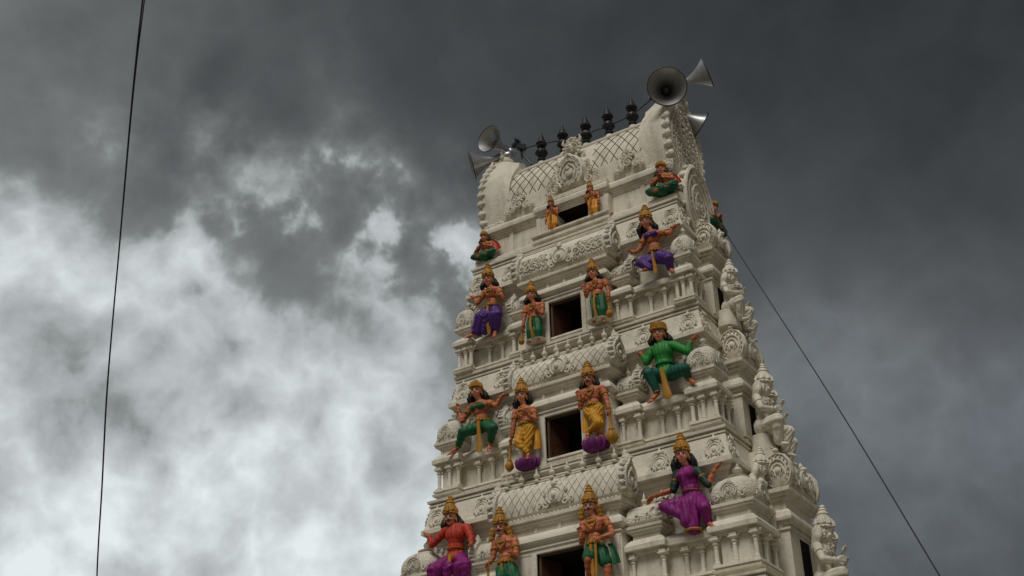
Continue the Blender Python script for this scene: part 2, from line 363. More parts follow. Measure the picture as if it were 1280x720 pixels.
def barrel(name, hw, v0, v1, z0, z1, T, lattice=True, nfin=0, shells=True, finparent=None):
    """little barrel roof: local x along, front at y=-v0, back y=-v1, bulging forward."""
    H = z1-z0
    prof = [(v0-0.06, z0), (v0+0.02, z0+0.10*H), (v0+0.045, z0+0.28*H), (v0+0.02, z0+0.50*H), (v0-0.06, z0+0.72*H), (v0-0.18, z0+0.90*H), (v0-0.26, z1), (v1, z1)]
    b = MB(); vs = []; fs = []
    pr = prof; n = len(pr)
    for x in (-hw, hw):
        for v, z in pr: vs.append((x, -v, z))
    for x in (-hw, hw): vs.append((x, -v1, z0))
    for i in range(n-1): fs.append((i, n+i, n+i+1, i+1))
    fs.append(tuple(range(n))+(2*n,)); fs.append(tuple(n+i for i in range(n))[::-1]+(2*n+1,))
    b.add(vs, fs)
    b.tube([(-hw, -prof[-2][0]-0.02, z1-0.01), (hw, -prof[-2][0]-0.02, z1-0.01)], 0.03, 6)
    b.tube([(-hw, -prof[5][0]-0.015, prof[5][1]), (hw, -prof[5][0]-0.015, prof[5][1])], 0.018, 5)
    for k in range(int(hw*2/0.09)): b.ball((-hw+0.045+k*0.09, -prof[0][0]-0.04, z0+0.02), (0.035, 0.03, 0.03), 6, 4)
    root = part(b, name, [M['plaster']], 0.5, T=OFF @ T)
    def surf(u, t):   # t 0..1 along arc between prof[1] and prof[4]
        L = [(prof[i+1][1]-prof[i][1]) for i in range(1, 5)]
        zz = prof[1][1]+t*(prof[5][1]-prof[1][1])
        for i in range(1, 5):
            if zz <= prof[i+1][1]+1e-9:
                q = (zz-prof[i][1])/(prof[i+1][1]-prof[i][1]); return Vector((u, -(prof[i][0]+(prof[i+1][0]-prof[i][0])*q), zz))
        return Vector((u, -prof[5][0], prof[5][1]))
    lt = MB()
    if lattice:
        step = 0.17
        nn = int(hw*2/step)
        for i in range(-2, nn+2):
            for s in (-1, 1):
                pts = []
                for k in range(7):
                    t = k/6; u = -hw+i*step+(t*3*step*0.8 if s > 0 else 3*step*0.8*(1-t))
                    if abs(u) <= hw-0.03: pts.append(surf(u, t)+Vector((0, -0.004, 0)))
                if len(pts) > 1: lt.tube(pts, 0.006, 4)
        lo = part(lt, 'lattice', M['joint2'], 0, parent=root)
    orn = MB()
    # central kudu ornament
    c = surf(0, 0.45)
    for k, (r, w) in enumerate(((0.17, 0.026), (0.11, 0.02))):
        orn.tube([(r*sin(radians(a)), c.y-0.06-0.01*k, z0+0.36*H+r*cos(radians(a))) for a in range(-150, 151, 20)], w, 6)
    orn.ball((0, c.y-0.05, z0+0.36*H), (0.15, 0.05, 0.15), 10, 6); orn.ball((0, c.y-0.10, z0+0.36*H), (0.05, 0.04, 0.06), 8, 6)
    orn.ball((0, c.y-0.06, z0+0.36*H+0.22), (0.06, 0.07, 0.05), 8, 6)
    orn.lathe([(0.03, 0), (0.05, 0.04), (0.0, 0.14)], 8, TR(0, c.y-0.02, z0+0.36*H+0.24))
    for s in (-1, 1):
        orn.tube(spiral(s*0.22, z0+0.20*H, 0.085, 1.3, pi/2, s, c.y-0.03), 0.022, 5)
        orn.tube(spiral(s*0.34, z0+0.22*H, 0.06, 1.2, -pi/2, s, c.y-0.02), 0.016, 5)
        orn.tube(spiral(s*0.22, z0+0.48*H, 0.05, 1.2, -pi/2, s, c.y-0.03), 0.014, 5)
        if not lattice:
            rr = random.Random(int(z0*10))
            for k in range(9):
                x = s*(0.40+k*(hw-0.5)/8); t = 0.3+0.22*(k % 2); p = surf(x, t)
                orn.tube(spiral(x, p.z, 0.085+0.02*rr.random(), 1.25, rr.random()*6, s if k % 2 else -s, p.y-0.012), 0.018, 5)
                q = surf(x, 0.62-0.1*(k % 2)); orn.ball((x, q.y-0.01, q.z), (0.05, 0.03, 0.03), 6, 4)
                q = surf(x, 0.08); orn.tube(spiral(x, q.z, 0.045, 1.1, rr.random()*6, 1, q.y-0.012), 0.012, 4)
    part(orn, 'scroll_ornament', M['plaster'], 0.8, parent=root)
    if shells:
        for s in (-1, 1):
            T2 = Matrix.Translation((s*(hw-0.03), -(v0-0.16), z0)) @ Matrix.Diagonal((s, 0.62 if hw > 0.9 else 0.68, (H+0.04)/1.1, 1))
            inst('shell_end', ME_shell if hw > 0.9 else ME_shield, root, T2)
    for k in range(nfin):
        x = -hw+0.16+k*(2*hw-0.32)/(nfin-1)
        inst('finial', ME_fin, root, Matrix.Translation((x, -(v0-0.15), z0+0.90*H)) @ Matrix.Diagonal((0.92, 0.92, 1.05, 1)))
    return root

def kuta(T, s=1.0):
    r = inst('corner_dome', ME_dome, tower, OFF @ T @ Matrix.Diagonal((s, s, s, 1)))
    inst('finial', ME_fin, r, Matrix.Translation((0, 0, 0.49)) @ Matrix.Diagonal((1.1, 1.1, 0.9, 1)))
    return r

# eaves (lower edge): z, half width, half depth
EAVE = [(14.31, 2.75, 1.13), (11.61, 3.07, 1.36), (8.72, 3.49, 1.72), (5.77, 4.12, 2.20), (2.85, 4.62, 2.55)]
# side bays: sala eave half width (x), half length (y)
SB = [(3.10, 0.38), (3.47, 0.45), (4.15, 0.66), (4.75, 0.8)]
CX = [1.03, 1.10, 1.32, 1.40]          # centre bay half width
VW = [1.38, 1.68, 2.00, 2.34]          # window plane of the centre bay

def frieze(z, hw, hd, zl, top, sbx, sby):
    """eave fascia at z, sloping medallion band, ledge at zl (lower edge)"""
    P = quad([(0, hd), (hw, hd), (hw, 0)])
    b = MB()
    b.sweep(P, [(-0.42, z+0.02), (-0.05, z+0.02), (-0.03, z), (0, z), (0, z+0.085), (-0.012, z+0.09), (-0.012, z+0.105), (-0.03, z+0.115), (-0.045, z+0.13),
                (-0.075, z+0.22), (-0.105, z+0.34), (-0.125, zl-0.05), (-0.14, zl-0.01), (-0.30, zl-0.01)])
    part(b, 'eave', M['plaster'], 0.4)
    b = MB()   # ledge: two thin bands
    b.sweep(P, [(-0.40, zl), (-0.115, zl), (-0.11, zl+0.035), (-0.20, zl+0.045), (-0.20, zl+0.075), (-0.09, zl+0.085), (-0.085, zl+0.135), (-0.20, zl+0.15), (-0.45, top)])
    part(b, 'ledge', M['plaster'], 0.4)

def under_eave(z, hw, hd, zb):
    """stepped mouldings below the eave"""
    P = quad([(0, hd), (hw, hd), (hw, 0)])
    b = MB()
    b.sweep(P, [(-0.55, zb), (-0.255, zb), (-0.255, z-0.30), (-0.235, z-0.29), (-0.235, z-0.25), (-0.20, z-0.22), (-0.19, z-0.16), (-0.165, z-0.155), (-0.165, z-0.11),
                (-0.13, z-0.10), (-0.10, z-0.06), (-0.095, z-0.015), (-0.03, z+0.0005), (-0.03, z+0.012), (-0.5, z+0.012)])
    part(b, 'cornice', M['plaster'], 0.4)

def tier(k):
    zt, hwt, hdt = EAVE[k]; zb, hwb, hdb = EAVE[k+1]
    H = zt-zb; q = H/2.89
    Z = lambda z: zb+(z-8.72)*q            # heights written for the tier whose eaves are 8.72 and 11.61
    cx, vw = CX[k], VW[k]; sbx, sby = SB[k]
    U0 = (2.96, 3.31, 3.93, 4.50)[k]; V0 = (1.35, 1.59, 2.0, 2.42)[k]     # corner block mouldings
    kx = U0-(0.50, 0.67, 0.93, 1.0)[k]     # inner edge of the corner block
    ix = cx+(0.50, 0.54, 0.80, 0.85)[k]
    sy = (0.78, 0.88, 0.98, 1.2)[k]        # corner block extent on the side
    sU = hwt+0.10
    wallU = U0-0.16; wallV = V0-0.16
    def plan(o, cv=None, notch=None, ip=-0.06, rp=-0.20, side=None):
        vc = cv if cv is not None else vw
        ptsq = []
        if notch: ptsq += [(0, notch[1]), (notch[0], notch[1]), (notch[0], vc)]
        else: ptsq += [(0, vc)]
        sx = side if side is not None else sbx-0.14
        ptsq += [(cx, vc), (cx, V0+ip), (ix, V0+ip), (ix, V0+rp), (kx, V0+rp), (kx, V0), (U0, V0), (U0, sy), (U0-0.2, sy), (U0-0.2, sby-0.04), (sx, sby-0.04), (sx, 0)]
        return quad(ptsq)
    # plain body behind everything from ledge to eave
    b = MB()
    P = plan(0)
    # base courses
    b.sweep(P, [(-0.30, Z(9.32)), (-0.16, Z(9.32)), (-0.16, Z(9.50)), (-0.10, Z(9.515)), (-0.075, Z(9.545)), (-0.01, Z(9.555)), (0.0, Z(9.595)), (-0.075, Z(9.605)), (-0.075, Z(9.632)), (-0.015, Z(9.64)), (-0.02, Z(9.685)), (-0.30, Z(9.70))])
    part(b, 'plinth', M['plaster'], 0.4)
    # wall with window opening
    wx = (0.40, 0.42, 0.52, 0.55)[k]
    b = MB(); sby_in = sby-0.2
    zsill, zlin = Z(9.48), Z(10.58)
    Pn = plan(0, notch=(wx+0.16, vw-0.75))
    Pn = plan(0, cv=vw+0.13, notch=(wx+0.02, hdt-0.95), side=sbx-0.05)
    b.sweep(Pn, [(-0.16, Z(9.66)), (-0.16, Z(10.215))], cap=False)
    part(b, 'wall', M['plaster'], 0.3)
    # cap slab (kapota) - everything but the centre bays
    Ps = plan(0, cv=vw-0.10, notch=(wx+0.12, hdt-0.95), side=sbx-0.25)
    b = MB()
    b.sweep(Ps, [(-0.25, Z(10.205)), (-0.10, Z(10.205)), (-0.085, Z(10.235)), (-0.085, Z(10.24)), (-0.085, Z(10.266)), (0.008, Z(10.272)), (0.012, Z(10.355)), (-0.004, Z(10.375)), (-0.04, Z(10.43)), (-0.085, Z(10.478)), (-0.12, Z(10.49)), (-0.18, Z(10.50))])
    part(b, 'cap_slab', M['plaster'], 0.5)
    b = MB()     # core behind columns and slab
    b.sweep(quad([(0, hdt-0.95), (wx+0.13, hdt-0.95), (wx+0.13, hdt-0.165), (hwt-0.12, hdt-0.165), (hwt-0.12, 0)]), [(0, Z(9.30)), (0, Z(10.455)), (-0.3, Z(10.46))], cap=False)
    part(b, 'core_wall', M['plaster'], 0.3)
    # body behind the statues
    wV = hdt-0.26; wU = hwt-0.26
    b = MB()
    b.sweep(quad([(0, wV-0.55), (wx+0.14, wV-0.55), (wx+0.14, wV), (wU, wV), (wU, 0)]), [(0, Z(9.4)), (0, zt-0.28)], cap=False)
    part(b, 'wall', M['plaster'], 0.3)
    under_eave(zt, hwt, hdt, Z(11.05))
    frieze(zt, hwt, hdt, zt+0.60 if k else zt+0.66, zt+0.76 if k else zt+0.9, 0, 0)
    # dentils under the eave
    b = MB()
    for R_ in (0, 1, 2, 3):
        hw_, hd_ = (hwt, hdt) if R_ in (0, 2) else (hdt, hwt)
        n_ = int(hw_*2/0.19)
        for i in range(n_):
            x = -hw_+0.2+i*(2*hw_-0.4)/(n_-1)
            b.box(x-0.032, x+0.032, -(hd_-0.20), -(hd_-0.28), zt-0.355, zt-0.30, SIDES[R_])
            b.ball((x, -(hd_-0.215), zt-0.365), (0.024, 0.024, 0.026), 6, 4, SIDES[R_])
    part(b, 'dentil_course', M['plaster'], 0.5)
    # corner blocks: neck, slab, dome
    for sx in (-1, 1):
        for sv in (-1, 1):
            x0, x1 = sorted((sx*kx, sx*U0)); y0, y1 = sorted((sv*sy, sv*V0))
            cxm, cym = (x0+x1)/2, (y0+y1)/2; hx, hy = (x1-x0)/2, (y1-y0)/2
            b = MB()
            pl = [(x0, y0), (x1, y0), (x1, y1), (x0, y1)]
            b.sweep(pl, [(-0.13, Z(10.46)), (-0.13, Z(10.60)), (-0.10, Z(10.61)), (-0.095, Z(10.64)), (-0.045, Z(10.65)), (-0.04, Z(10.685)), (-0.02, Z(10.69)), (-0.02, Z(10.745)), (-0.06, Z(10.76)), (-0.10, Z(10.765))])
            # small neck pilasters
            for xx in (x0+0.17, x1-0.17):
                b.box(xx-0.02, xx+0.02, y0+0.115 if sv < 0 else y1-0.13, y0+0.13 if sv < 0 else y1-0.115, Z(10.49), Z(10.60))
            part(b, 'corner_block', M['plaster'], 0.4)
            kuta(TR(cxm, cym, Z(10.755), (hx/0.352, hy/0.352, (1.12, 1.18, 1.22, 1.22)[k])))
    # intermediate bays: neck, little roof with shell and finial
    for R_ in (0, 2):
        for s in (-1, 1):
            xa, xb = sorted((s*(cx-0.02), s*ix)); vf = V0-0.06
            b = MB()
            pl = [(xa, -vf), (xb, -vf), (xb, -(wV-0.05)), (xa, -(wV-0.05))]
            b.sweep(pl, [(-0.13, Z(10.46)), (-0.13, Z(10.58)), (-0.10, Z(10.59)), (-0.095, Z(10.62)), (-0.045, Z(10.63)), (-0.045, Z(10.665)), (-0.02, Z(10.67)), (-0.015, Z(10.72)), (-0.06, Z(10.735)), (-0.12, Z(10.74))], SIDES[R_])
            part(b, 'bay_block', M['plaster'], 0.4)
            # roof
            mid = (xa+xb)/2; hh = (xb-xa)/2-0.07
            H2 = 0.42*q; z0 = Z(10.73); b = MB()
            pr = [(vf-0.10, z0), (vf-0.03, z0+0.12*H2), (vf-0.02, z0+0.35*H2), (vf-0.08, z0+0.65*H2), (vf-0.18, z0+0.9*H2), (vf-0.28, z0+H2), (wV-0.05, z0+H2), (wV-0.05, z0)]
            n = len(pr); vs = [(x, -v, z) for x in (mid-hh, mid+hh) for v, z in pr]
            fs = [(i, n+i, n+(i+1) % n, (i+1) % n) for i in range(n)]+[tuple(range(n)), tuple(n+i for i in range(n))[::-1]]
            b.add(vs, fs, SIDES[R_])
            for jj in range(3): b.tube([(mid+(jj-1)*0.11+0.04*sin(radians(a)), -(vf-0.01-0.03*(jj == 1)), z0+0.2*H2+0.05+0.05*cos(radians(a))) for a in range(-140, 141, 28)], 0.014, 5, SIDES[R_])
            r = part(b, 'bay_roof', M['carved_fine'], 0.5)
            T2 = SIDES[R_] @ Matrix.Translation((s*(ix-0.14), -(vf-0.19), z0-0.01)) @ Matrix.Diagonal((s*0.9, 0.45, 0.50*q, 1))
            inst('shell_end', ME_shell, r, T2)
            inst('finial', ME_fin, r, SIDES[R_] @ TR(mid-s*0.08, -(vf-0.30), z0+H2-0.01, 0.9))
    # columns
    zc0, zc1 = Z(9.685), Z(10.21); hc = zc1-zc0
    def col(x, y, fat=1.0): cols.append((x, y, zc0, hc, fat))
    for sv in (-1, 1):
        for sx in (-1, 1):
            cvv = sv*(V0-0.115)
            for x in (kx+0.075, (kx+U0)/2-0.035, U0-0.11): col(sx*x, cvv)
            for y in ((sy+V0)/2-0.03, sy+0.06): col(sx*(U0-0.115), sv*y)
            col(sx*(ix-0.09), sv*(V0-0.165)); col(sx*(cx+0.10), sv*(V0-0.165), 0.8)
            for t in (0.33, 0.68): col(sx*(ix+(kx-ix)*t), sv*(V0-0.31))
            col(sx*(U0-0.26), sv*(sby+(sy-sby)*0.5), 1.0)
    # centre bays front/back: pilasters, lintel, mouldings
    for R_ in (0, 2):
        T = SIDES[R_]
        for s in (-1, 1):
            b = MB(); xa, xb = sorted((s*wx, s*(cx-0.02)))
            b.box(xa, xb, -(vw), -(vw-0.8), Z(9.40), zlin, T)
            xc, xd = sorted((s*(wx+0.0), s*(wx+0.10)))
            b.box(xc, xd, -(vw+0.035), -(vw-0.1), Z(9.42), zlin-0.003, T)
            xc, xd = sorted((s*(cx-0.20), s*(cx-0.05)))
            b.box(xc, xd, -(vw+0.03), -(vw-0.1), Z(9.42), zlin-0.003, T)
            part(b, 'pilaster', M['plaster'], 0)
        b = MB()
        pl = [(-cx+0.03, -(vw+0.01)), (cx-0.03, -(vw+0.01)), (cx-0.03, -(wV-0.3)), (-cx+0.03, -(wV-0.3))]
        b.sweep(pl, [(0, zlin), (0, Z(10.66)), (0.03, Z(10.665)), (0.03, Z(10.695)), (0.0, Z(10.70)), (0.0, Z(10.725)), (0.035, Z(10.73)), (0.035, Z(10.76)), (0.08, Z(10.775)),
                     (0.10, Z(10.80)), (0.095, Z(10.85)), (0.06, Z(10.92)), (0.015, Z(10.965)), (-0.03, Z(10.98)), (-0.03, Z(11.10)), (0.02, Z(11.115)), (0.025, Z(11.14)), (0.07, Z(11.155)), (0.075, Z(11.19)), (0.115, Z(11.20)), (0.12, Z(11.265)), (0.10, Z(11.275)), (-0.1, Z(11.29))], T)
        part(b, 'lintel', M['plaster'], 0.4)
        for i in range(5):
            b = MB(); x = -cx*0.8+i*cx*0.4; b.box(x-0.03, x+0.03, -(vw+0.012), -(vw-0.1), Z(10.975), Z(11.108), T)
            part(b, 'frieze_block', M['plaster'], 0)
        ztop = zt+(0.55, 0.38, 0.50, 0.5)[k]
        barrel('barrel_roof', cx+0.06, vw+0.07, hdt-0.5, Z(11.28), ztop, T, lattice=(k > 0), nfin=(8 if k > 0 else 0))
        # window: near-black lining painted as the room's shade, frame, brown leaf
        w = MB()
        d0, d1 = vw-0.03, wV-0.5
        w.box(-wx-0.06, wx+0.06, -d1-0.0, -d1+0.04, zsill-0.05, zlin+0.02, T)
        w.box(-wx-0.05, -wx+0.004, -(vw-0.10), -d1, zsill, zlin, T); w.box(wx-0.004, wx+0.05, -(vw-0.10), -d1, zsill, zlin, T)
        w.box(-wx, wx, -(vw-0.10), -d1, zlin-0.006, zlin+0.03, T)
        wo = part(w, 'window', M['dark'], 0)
        w = MB()
        for s in (-1, 1):
            xa, xb = sorted((s*(wx-0.045), s*(wx+0.002))); w.box(xa, xb, -(vw-0.06), -(vw-0.14), zsill, zlin-0.008, T)
        w.box(-wx+0.045, wx-0.045, -(vw-0.06), -(vw-0.14), zlin-0.035, zlin-0.008, T)
        part(w, 'frame', M['jamb'], 0, parent=wo)
        w = MB()
        Td = T @ Matrix.Translation((-wx+0.05, -(vw-0.16), 0)) @ Matrix.Rotation(radians(74), 4, 'Z')
        w.box(0, 0.44, -0.02, 0.02, zsill+0.01, zlin-0.06, Td)
        for (a, c) in ((0.06, 0.45), (0.53, 0.94)):
            hh = zlin-zsill-0.07; w.box(0.07, 0.37, -0.03, -0.018, zsill+0.02+a*hh, zsill+0.02+c*hh, Td, bev=0.008)
        part(w, 'door_leaf', M['door'], 0, parent=wo)
        # sill shelf with moulding
        b = MB()
        pl = [(-cx-0.02, -(vw+0.16)), (cx+0.02, -(vw+0.16)), (cx+0.02, -(vw-0.6)), (-cx-0.02, -(vw-0.6))]
        b.sweep(pl, [(-0.10, Z(9.30)), (-0.06, Z(9.31)), (-0.05, Z(9.34)), (0.0, Z(9.35)), (0.0, Z(9.385)), (-0.04, Z(9.39)), (-0.04, Z(9.41)), (0.01, Z(9.415)), (0.015, Z(9.465)), (-0.02, zsill)], T)
        part(b, 'sill', M['plaster'], 0.4)
    # side bays (left, right): flat dark panel painting a niche's shade, barrel roof above
    for R_ in (1, 3):
        T = SIDES[R_]; vs_ = sbx-0.14
        b = MB()
        pl = [(-sby, -vs_), (sby, -vs_), (sby, -(hwt-0.5)), (-sby, -(hwt-0.5))]
        b.sweep(pl, [(-0.02, Z(9.66)), (-0.02, Z(10.50)), (0.01, Z(10.51)), (0.01, Z(10.55)), (-0.02, Z(10.56)), (-0.02, Z(10.60)), (0.03, Z(10.61)), (0.03, Z(10.65)), (0.08, Z(10.67)), (0.09, Z(10.72)), (0.06, Z(10.82)), (0.0, Z(10.88)), (-0.04, Z(10.89)),
                     (-0.04, Z(11.06)), (0.02, Z(11.08)), (0.02, Z(11.12)), (0.08, Z(11.13)), (0.085, Z(11.17)), (0.13, Z(11.18)), (0.135, Z(11.25)), (-0.1, Z(11.27))], T)
        part(b, 'side_bay', M['plaster'], 0.4)
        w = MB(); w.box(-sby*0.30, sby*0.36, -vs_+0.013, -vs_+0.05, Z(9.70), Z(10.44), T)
        part(w, 'niche', M['dark'], 0)  # flat panel on the wall, its black stands in for shade in a recess
        barrel('barrel_roof', sby-0.04, vs_+0.08, hwt-0.35, Z(11.26), zt+0.50, T, lattice=False, nfin=0)
    # medallions on the frieze above this tier's eave
    for R_ in (0, 1, 2, 3):
        front = R_ in (0, 2)
        hw_, hd_ = (hwt, hdt) if front else (hdt, hwt)
        xs = [(2.46, 1.60), (2.72, 1.72), (3.14, 2.02), (3.7, 2.4)][k] if front else [hw_-0.27]
        for x in xs:
            for s in (-1, 1): meds.append((R_, s*x, hd_-0.055, zt+0.10))
for k in range(4): tier(k)

# attic: plain courses between the top frieze and the cornice that carries the vault
Zs = 15.33
b = MB(); P = quad([(0, 1.03), (1.0, 1.03), (1.0, 0.91), (2.588, 0.91), (2.588, 0)])
b.sweep(P, [(-0.35, 15.05), (-0.13, 15.05), (-0.12, 15.09), (-0.07, 15.10), (-0.065, 15.14), (-0.09, 15.145), (-0.09, 15.17), (-0.02, 15.18), (0.0, 15.20), (0.0, 15.27), (-0.03, 15.275), (-0.03, 15.30), (-0.05, Zs), (-0.35, Zs)])
part(b, 'attic_slab', M['plaster'], 0.4)
b = MB(); P = quad([(0, 0.45), (0.42, 0.45), (0.42, 0.86), (0.95, 0.86), (0.95, 0.70), (2.30, 0.70), (2.30, 0)])
b.sweep(P, [(0.05, Zs-0.01), (0.05, 15.39), (0.0, 15.40), (0.0, 15.93)], cap=False)
part(b, 'attic_wall', M['plaster'], 0.3)
b = MB()
for R_ in (0, 2):
    for s in (-1, 1):
        for x, h_, v0_, v1_ in ((1.72, 0.05, -0.725, -0.66), (2.22, 0.07, -0.73, -0.66), (0.885, 0.055, -0.885, -0.8), (0.48, 0.06, -0.885, -0.8)):
            b = MB(); b.box(s*x-h_, s*x+h_, v0_, v1_, 15.40, 15.93, SIDES[R_]); part(b, 'pilaster', M['plaster'], 0)
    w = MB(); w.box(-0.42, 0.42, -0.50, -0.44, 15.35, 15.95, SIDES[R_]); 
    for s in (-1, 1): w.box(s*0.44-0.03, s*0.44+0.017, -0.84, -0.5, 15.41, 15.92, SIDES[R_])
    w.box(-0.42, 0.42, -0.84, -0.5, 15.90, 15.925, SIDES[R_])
    part(w, 'window', M['dark'], 0)  # near-black lining, shade of the opening put into its colour
    w = MB(); w.box(-1.0, 1.0, -1.07, -0.6, 15.335, 15.395, SIDES[R_], bev=0.01); w.box(-0.97, 0.97, -1.02, -0.6, 15.30, 15.337, SIDES[R_]); part(w, 'sill', M['plaster'], 0)
b = MB(); P = quad([(0, 0.97), (0.98, 0.97), (0.98, 0.84), (2.405, 0.84), (2.405, 0)])
b.sweep(P, [(-0.30, 15.92), (-0.11, 15.92), (-0.11, 15.955), (-0.085, 15.96), (-0.08, 16.0), (-0.05, 16.01), (-0.045, 16.05), (-0.01, 16.06), (0.0, 16.10), (-0.005, 16.17), (-0.04, 16.22), (-0.09, 16.245), (-0.12, 16.25), (-0.12, 16.28), (-0.4, 16.30)])
part(b, 'cornice', M['plaster'], 0.5)
b = MB(); b.box(-0.92, 0.92, -0.9, 0.9, 16.26, 16.36); part(b, 'blocking_course', M['plaster'], 0)

# great barrel vault
VP = [(0.70, 16.27), (0.745, 16.45), (0.765, 16.7), (0.75, 16.95), (0.70, 17.18), (0.63, 17.38), (0.54, 17.58), (0.44, 17.73), (0.33, 17.86), (0.24, 17.95), (0.14, 18.02), (0.0, 18.04)]
def vsurf(t):
    t = max(0, min(0.9999, t))*(len(VP)-2); i = int(t); q = t-i
    return VP[i][0]*(1-q)+VP[i+1][0]*q, VP[i][1]*(1-q)+VP[i+1][1]*q
b = MB(); full = [(-v, z) for v, z in VP]+[(v, z) for v, z in VP[-2::-1]]
n = len(full); vs = [(x, y, z) for x in (-1.95, 1.95) for y, z in full]
b.add(vs, [(i, n+i, n+i+1, i+1) for i in range(n-1)]+[tuple(range(n)), tuple(n+i for i in range(n))[::-1]])
vault = part(b, 'vault', M['plaster'], 0.6)
b = MB()   # ridge mouldings
for v, z, r in ((0.37, 17.825, 0.022), (0.31, 17.89, 0.016), (0.43, 17.75, 0.014), (0.22, 17.975, 0.022)):
    for s in (-1, 1): b.tube([(-1.95, s*v, z), (1.95, s*v, z)], r, 6)
b.box(-1.9, 1.9, -0.10, 0.10, 17.98, 18.075, bev=0.015)
for i in range(5): b.lathe([(0.10, 18.05), (0.095, 18.12), (0.08, 18.17)], 14, TR(-1.264+i*0.632, 0, 0))
part(b, 'ridge', M['plaster'], 0.5)
for s in (-1, 1):
    for side in (-1, 1):
        b = MB(); x0, x1 = 0.50, 1.80; step = 0.25
        for i in range(-6, 9):
            for d in (-1, 1):
                pts = []
                for k in range(19):
                    t = k/18; u = x0+i*step+(t*0.68 if d > 0 else 0.68*(1-t))
                    if x0 <= u <= x1:
                        v, z = vsurf(0.24+0.50*t); pts.append((s*u, side*(v+0.006), z))
                if len(pts) > 1: b.tube(pts, 0.009, 4)
        part(b, 'lattice', M['joint'], 0)
# central kudu on the front of the vault with a beast-face crest, and two scrolls near the ends
def vault_kudu(T):
    b = MB()
    out = []
    for k in range(33):
        a = radians(-140+280*k/32); r = 0.38*(1+0.035*cos(a*13)); out.append((r*sin(a), 16.86+r*1.25*cos(a)+0.08*max(0, 1-abs(a)/0.4)))
    b.prism(out[::-1], -0.90, -0.5, T, bev=0.05)
    for f, r in ((0.88, 0.045), (0.66, 0.03), (0.42, 0.03)):
        b.tube([(p[0]*f, -0.90-0.02, 16.83+(p[1]-16.86)*f) for p in out], r*0.8, 6, T)
    b.ball((0, -0.92, 16.82), (0.10, 0.06, 0.13), 10, 8, T)
    b.ball((0, -0.97, 16.92), (0.05, 0.04, 0.06), 8, 6, T)
    rr = random.Random(11)
    for k in range(16):
        a = k*2*pi/16; b.tube(spiral(0.26*sin(a), 16.86+0.33*cos(a), 0.055, 1.2, rr.random()*6, 1, -0.93), 0.014, 5, T)
    for s in (-1, 1):
        for (x_, z_, r_, a_, w_) in ((0.46, 16.56, 0.12, pi/2, 0.026), (0.66, 16.50, 0.09, 2.4, 0.022), (0.50, 16.80, 0.09, 0.4, 0.020), (0.42, 17.05, 0.08, 3.4, 0.018), (0.62, 16.70, 0.07, 5, 0.016), (0.36, 17.25, 0.07, 1.2, 0.016)):
            b.tube(spiral(s*x_, z_, r_, 1.4, a_, s, -0.83 if z_ < 17 else -0.80), w_, 6, T)
            b.ball((s*x_, -0.82, z_), (0.03, 0.03, 0.03), 6, 5, T)
    o = part(b, 'central_arch', M['plaster'], 0.8)
    h = MB()   # beast face: brow, eyes, muzzle, fangs, mane curls
    zc, yc = 17.62, -0.68
    h.ball((0, yc, zc), (0.17, 0.14, 0.18), 12, 8, T); h.ball((0, yc-0.13, zc-0.07), (0.12, 0.09, 0.08), 10, 6, T); h.ball((0, yc-0.20, zc-0.03), (0.05, 0.04, 0.04), 8, 5, T)
    for s in (-1, 1):
        h.ball((s*0.085, yc-0.14, zc+0.045), 0.045, 8, 6, T); h.ball((s*0.10, yc-0.13, zc+0.10), (0.07, 0.05, 0.025), 8, 5, T)
        h.tube([(s*0.07, yc-0.19, zc-0.12), (s*0.09, yc-0.2, zc-0.18), (s*0.08, yc-0.2, zc-0.22)], [0.02, 0.015, 0.005], 5, T)
        h.tube([(s*0.15, yc-0.02, zc+0.12), (s*0.24, yc-0.04, zc+0.22), (s*0.21, yc-0.03, zc+0.34)], [0.04, 0.035, 0.012], 6, T)
        for k in range(6):
            a = radians(20+k*27); h.ball((s*0.22*sin(a), yc-0.03, zc+0.21*cos(a)), 0.05, 6, 5, T)
    for k in range(5): h.ball(((k-2)*0.055, yc-0.04, zc+0.24+0.02*(2-abs(k-2))), (0.035, 0.05, 0.05), 6, 5, T)
    part(h, 'beast_face', M['plaster'], 0.8)
for R_ in (0, 2): vault_kudu(SIDES[R_])
for R_ in (0, 2):
    for s in (-1, 1):
        b = MB()
        for dx, dz, r, a, sg in ((0, 0.10, 0.13, 0.5, 1), (-0.20, 0.02, 0.10, 2.5, -1), (0.20, 0.02, 0.10, 1.0, 1), (-0.09, 0.27, 0.09, 4, 1), (0.10, 0.28, 0.09, 5, -1), (0, 0.42, 0.07, 1.5, 1), (-0.33, -0.03, 0.07, 1.5, 1), (0.33, -0.03, 0.07, 1.5, -1)):
            v, z = 0.80, 16.48+dz
            b.tube(spiral(s*1.45+dx, z, r, 1.4, a, sg, -v-0.01), 0.027, 6, SIDES[R_])
            b.ball((s*1.45+dx, -v-0.005, z), (r*0.35, 0.03, r*0.35), 8, 5, SIDES[R_])
        part(b, 'scroll_ornament', M['plaster'], 0.8)

